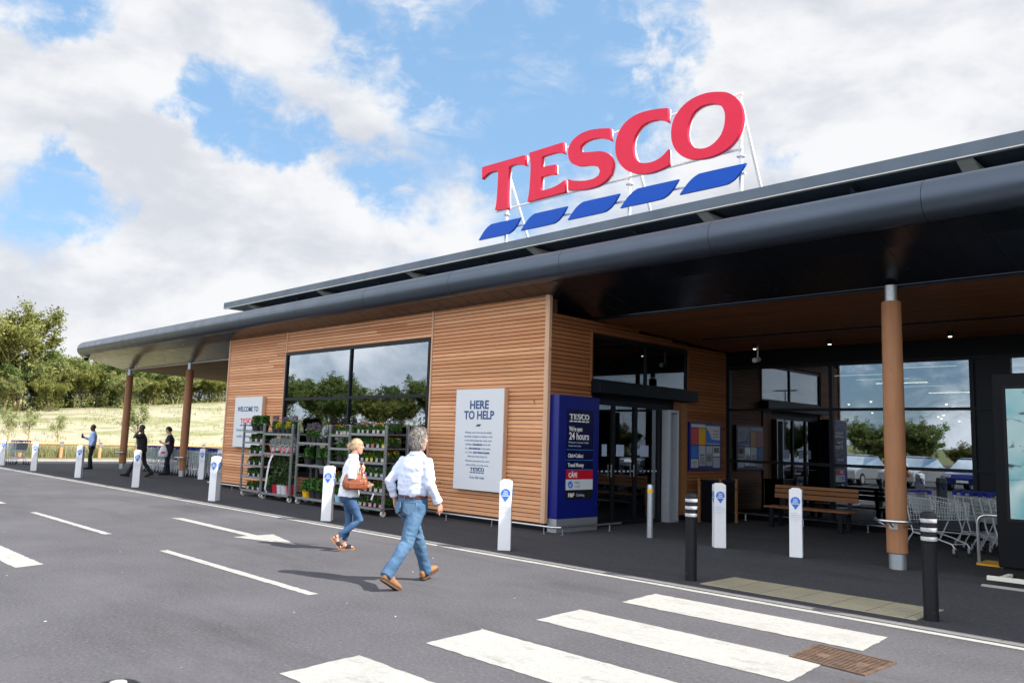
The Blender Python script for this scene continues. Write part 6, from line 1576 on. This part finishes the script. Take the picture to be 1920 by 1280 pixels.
q = MB(); q.box(.058, -.14, .085, .072, .14, .100); q.rings([[(.066, -.10, .02), (.066, .10, .02), (.066, .10, .10), (.066, -.10, .10)], [(.074, -.095, .025), (.074, .095, .025), (.074, .095, .095), (.074, -.095, .095)]], .5); q.build('front_pocket', M['leather'], bg_, bevel=.004)
# --- the man in the light blue shirt, standing, drink in hand
far = dict(hipz=.93, lean=(0, -.02), torso=MT, head=(0, .015, 1.655), hyaw=0, skin='skin_dark', f=.98,
  armR=((.175, 0, 1.395), (.22, .06, 1.17), (.12, .30, 1.25)), handR=((-.2, .9, .25), (-1, 0, 0), 1, .7),
  armL=((-.175, 0, 1.395), (-.225, -.04, 1.15), (-.21, .04, .92)), handL=((0, .2, -1), (1, 0, 0), -1, .4),
  legR=((.09, 0, .88), (.10, .03, .48), (.11, -.02, .10)), legL=((-.09, 0, .88), (-.095, .04, .48), (-.10, .03, .10)),
  footR=(-.2, 0, (.11, -.08, 0)), footL=(.15, 0, (-.10, -.03, 0)),
  waist=1.0, hips=[(1.0, .158, .118), (.95, .165, .125), (.88, .172, .130), (.80, .155, .12)], legw=(.092, .080, .066, .066, .060, .060), hem=-.03, legmat='cloth_black', lfold=.007,
  shirt=[(.94, .165, .128), (1.0, .175, .138), (1.12, .182, .140), (1.27, .198, .140), (1.34, .192, .130), (1.39, .170, .112), (1.43, .125, .09), (1.48, .07, .068)], slw=(.074, .064, .056, .046), sleeve=1.92, shirtmat='shirt_blue', collar=True, hair=('hair_dark', 'crop'), shoemat='cloth_black', seed=2)
fm, _, _, _ = person((-35.36, 11.24, .014), heading(-.32, -.95), far, 'standing man in a light blue shirt and black trousers holding a drink', 1.0, .011)
cl = on(fm, (.085, .385, 1.245)); cpn = empty('drink_bottle', cl, 0, 'small dark drink bottle in the hand of the man in the light blue shirt', 'bottle')
q = MB(); q.lathe([(.030, 0), (.032, .02), (.032, .12), (.014, .16)], n=14); q.build('bottle_body', M['cloth_navy'], cpn, smooth='auto'); q = MB(); q.lathe([(.015, .161), (.015, .19)], n=12); q.build('cap', M['sleeve'], cpn)
# --- two men in black by the trolleys
b1 = dict(far); b1.update(head=(0, .05, 1.655), hpitch=radians(-8), f=1.1, skin='skin_dark', lean=(0, .03), legmat='cloth_black', shirtmat='cloth_black', sleeve=.75, collar=False,
  armL=((-.185, .02, 1.395), (-.20, .27, 1.35), (-.11, .12, 1.56)), handL=((.1, -.5, .85), (.9, 0, -.2), -1, .5), sleeveL=.7,
  armR=((.185, .02, 1.395), (.26, .02, 1.15), (.24, .14, .93)), handR=((0, .2, -1), (-1, 0, 0), 1, .5),
  legR=((.09, -.02, .88), (.10, -.10, .47), (.10, -.34, .14)), legL=((-.09, .0, .88), (-.10, .19, .50), (-.10, .38, .11)),
  footR=(-.1, radians(-18), (.10, -.41, .075)), footL=(.1, radians(8), (-.10, .32, .008)),
  shirt=[(.88, .190, .150), (1.0, .195, .155), (1.12, .200, .158), (1.27, .212, .158), (1.34, .208, .144), (1.39, .18, .12), (1.43, .13, .095), (1.48, .075, .07)], slw=(.080, .074, .064, .056), seed=4)
p1, _, _, _ = person((-29.45, 11.00, .014), heading(-.50, -.87), b1, 'heavy set man all in black walking with his hand held to his ear', 1.02, .011)
ph = empty('mobile_phone', on(p1, (-.085, .075, 1.62)), p1.rotation_euler.z, 'mobile phone held to the ear by the walking man in black', 'phone'); q = MB(); q.box(-.012, -.03, -.04, -.002, .035, .10); q.build('phone_body', M['phone'], ph, bevel=.004)
b2 = dict(b1); b2.update(head=(0, .06, 1.65), hpitch=radians(-16), skin='skin', hair=('hair_dark', 'short'), legmat='cloth_navy', shirtmat='cloth_navy',
  armL=((-.185, .0, 1.395), (-.24, .03, 1.15), (-.12, .26, 1.17)), handL=((.35, .8, .2), (.5, -.2, .8), -1, .6),
  armR=((.185, .0, 1.395), (.24, .03, 1.15), (.10, .26, 1.19)), handR=((-.35, .8, .2), (-.5, -.2, .8), 1, .6),
  legR=((.09, 0, .88), (.10, .03, .48), (.11, -.04, .10)), legL=((-.09, 0, .88), (-.10, .06, .48), (-.11, .08, .10)), footR=(-.2, 0, (.11, -.10, 0)), footL=(.15, 0, (-.11, .02, 0)), lean=(0, 0), seed=8)
p2, _, _, _ = person((-30.67, 12.44, .014), heading(-.40, -.92), b2, 'man in dark clothes standing with a white carrier bag, looking down at his hands', 1.0, .011)
cb = empty('carrier_bag', on(p2, (-.20, .19, .66)), p2.rotation_euler.z, 'white plastic carrier bag with red print carried by the standing man in dark clothes', 'bag')
q = MB(); q.rings([ell((0, 0, z), th, hw, 20, 2.6) for z, hw, th in ((0, .10, .07), (.03, .15, .09), (.16, .165, .09), (.30, .12, .06), (.42, .06, .03), (.50, .025, .015))]); remesh(q, 'bag_body', M['bag_plastic'], cb, .010, 1, lambda p: .012*noise.noise(Vector((p.x*18, p.y*18, p.z*9))))
q = MB(); q.rings([[(-.10, y, z) for y, z in ((-.06, .14), (.06, .14), (.06, .21), (-.06, .21))], [(-.094, y, z) for y, z in ((-.06, .14), (.06, .14), (.06, .21), (-.06, .21))]]); q.build('red_print', M['red'], cb)
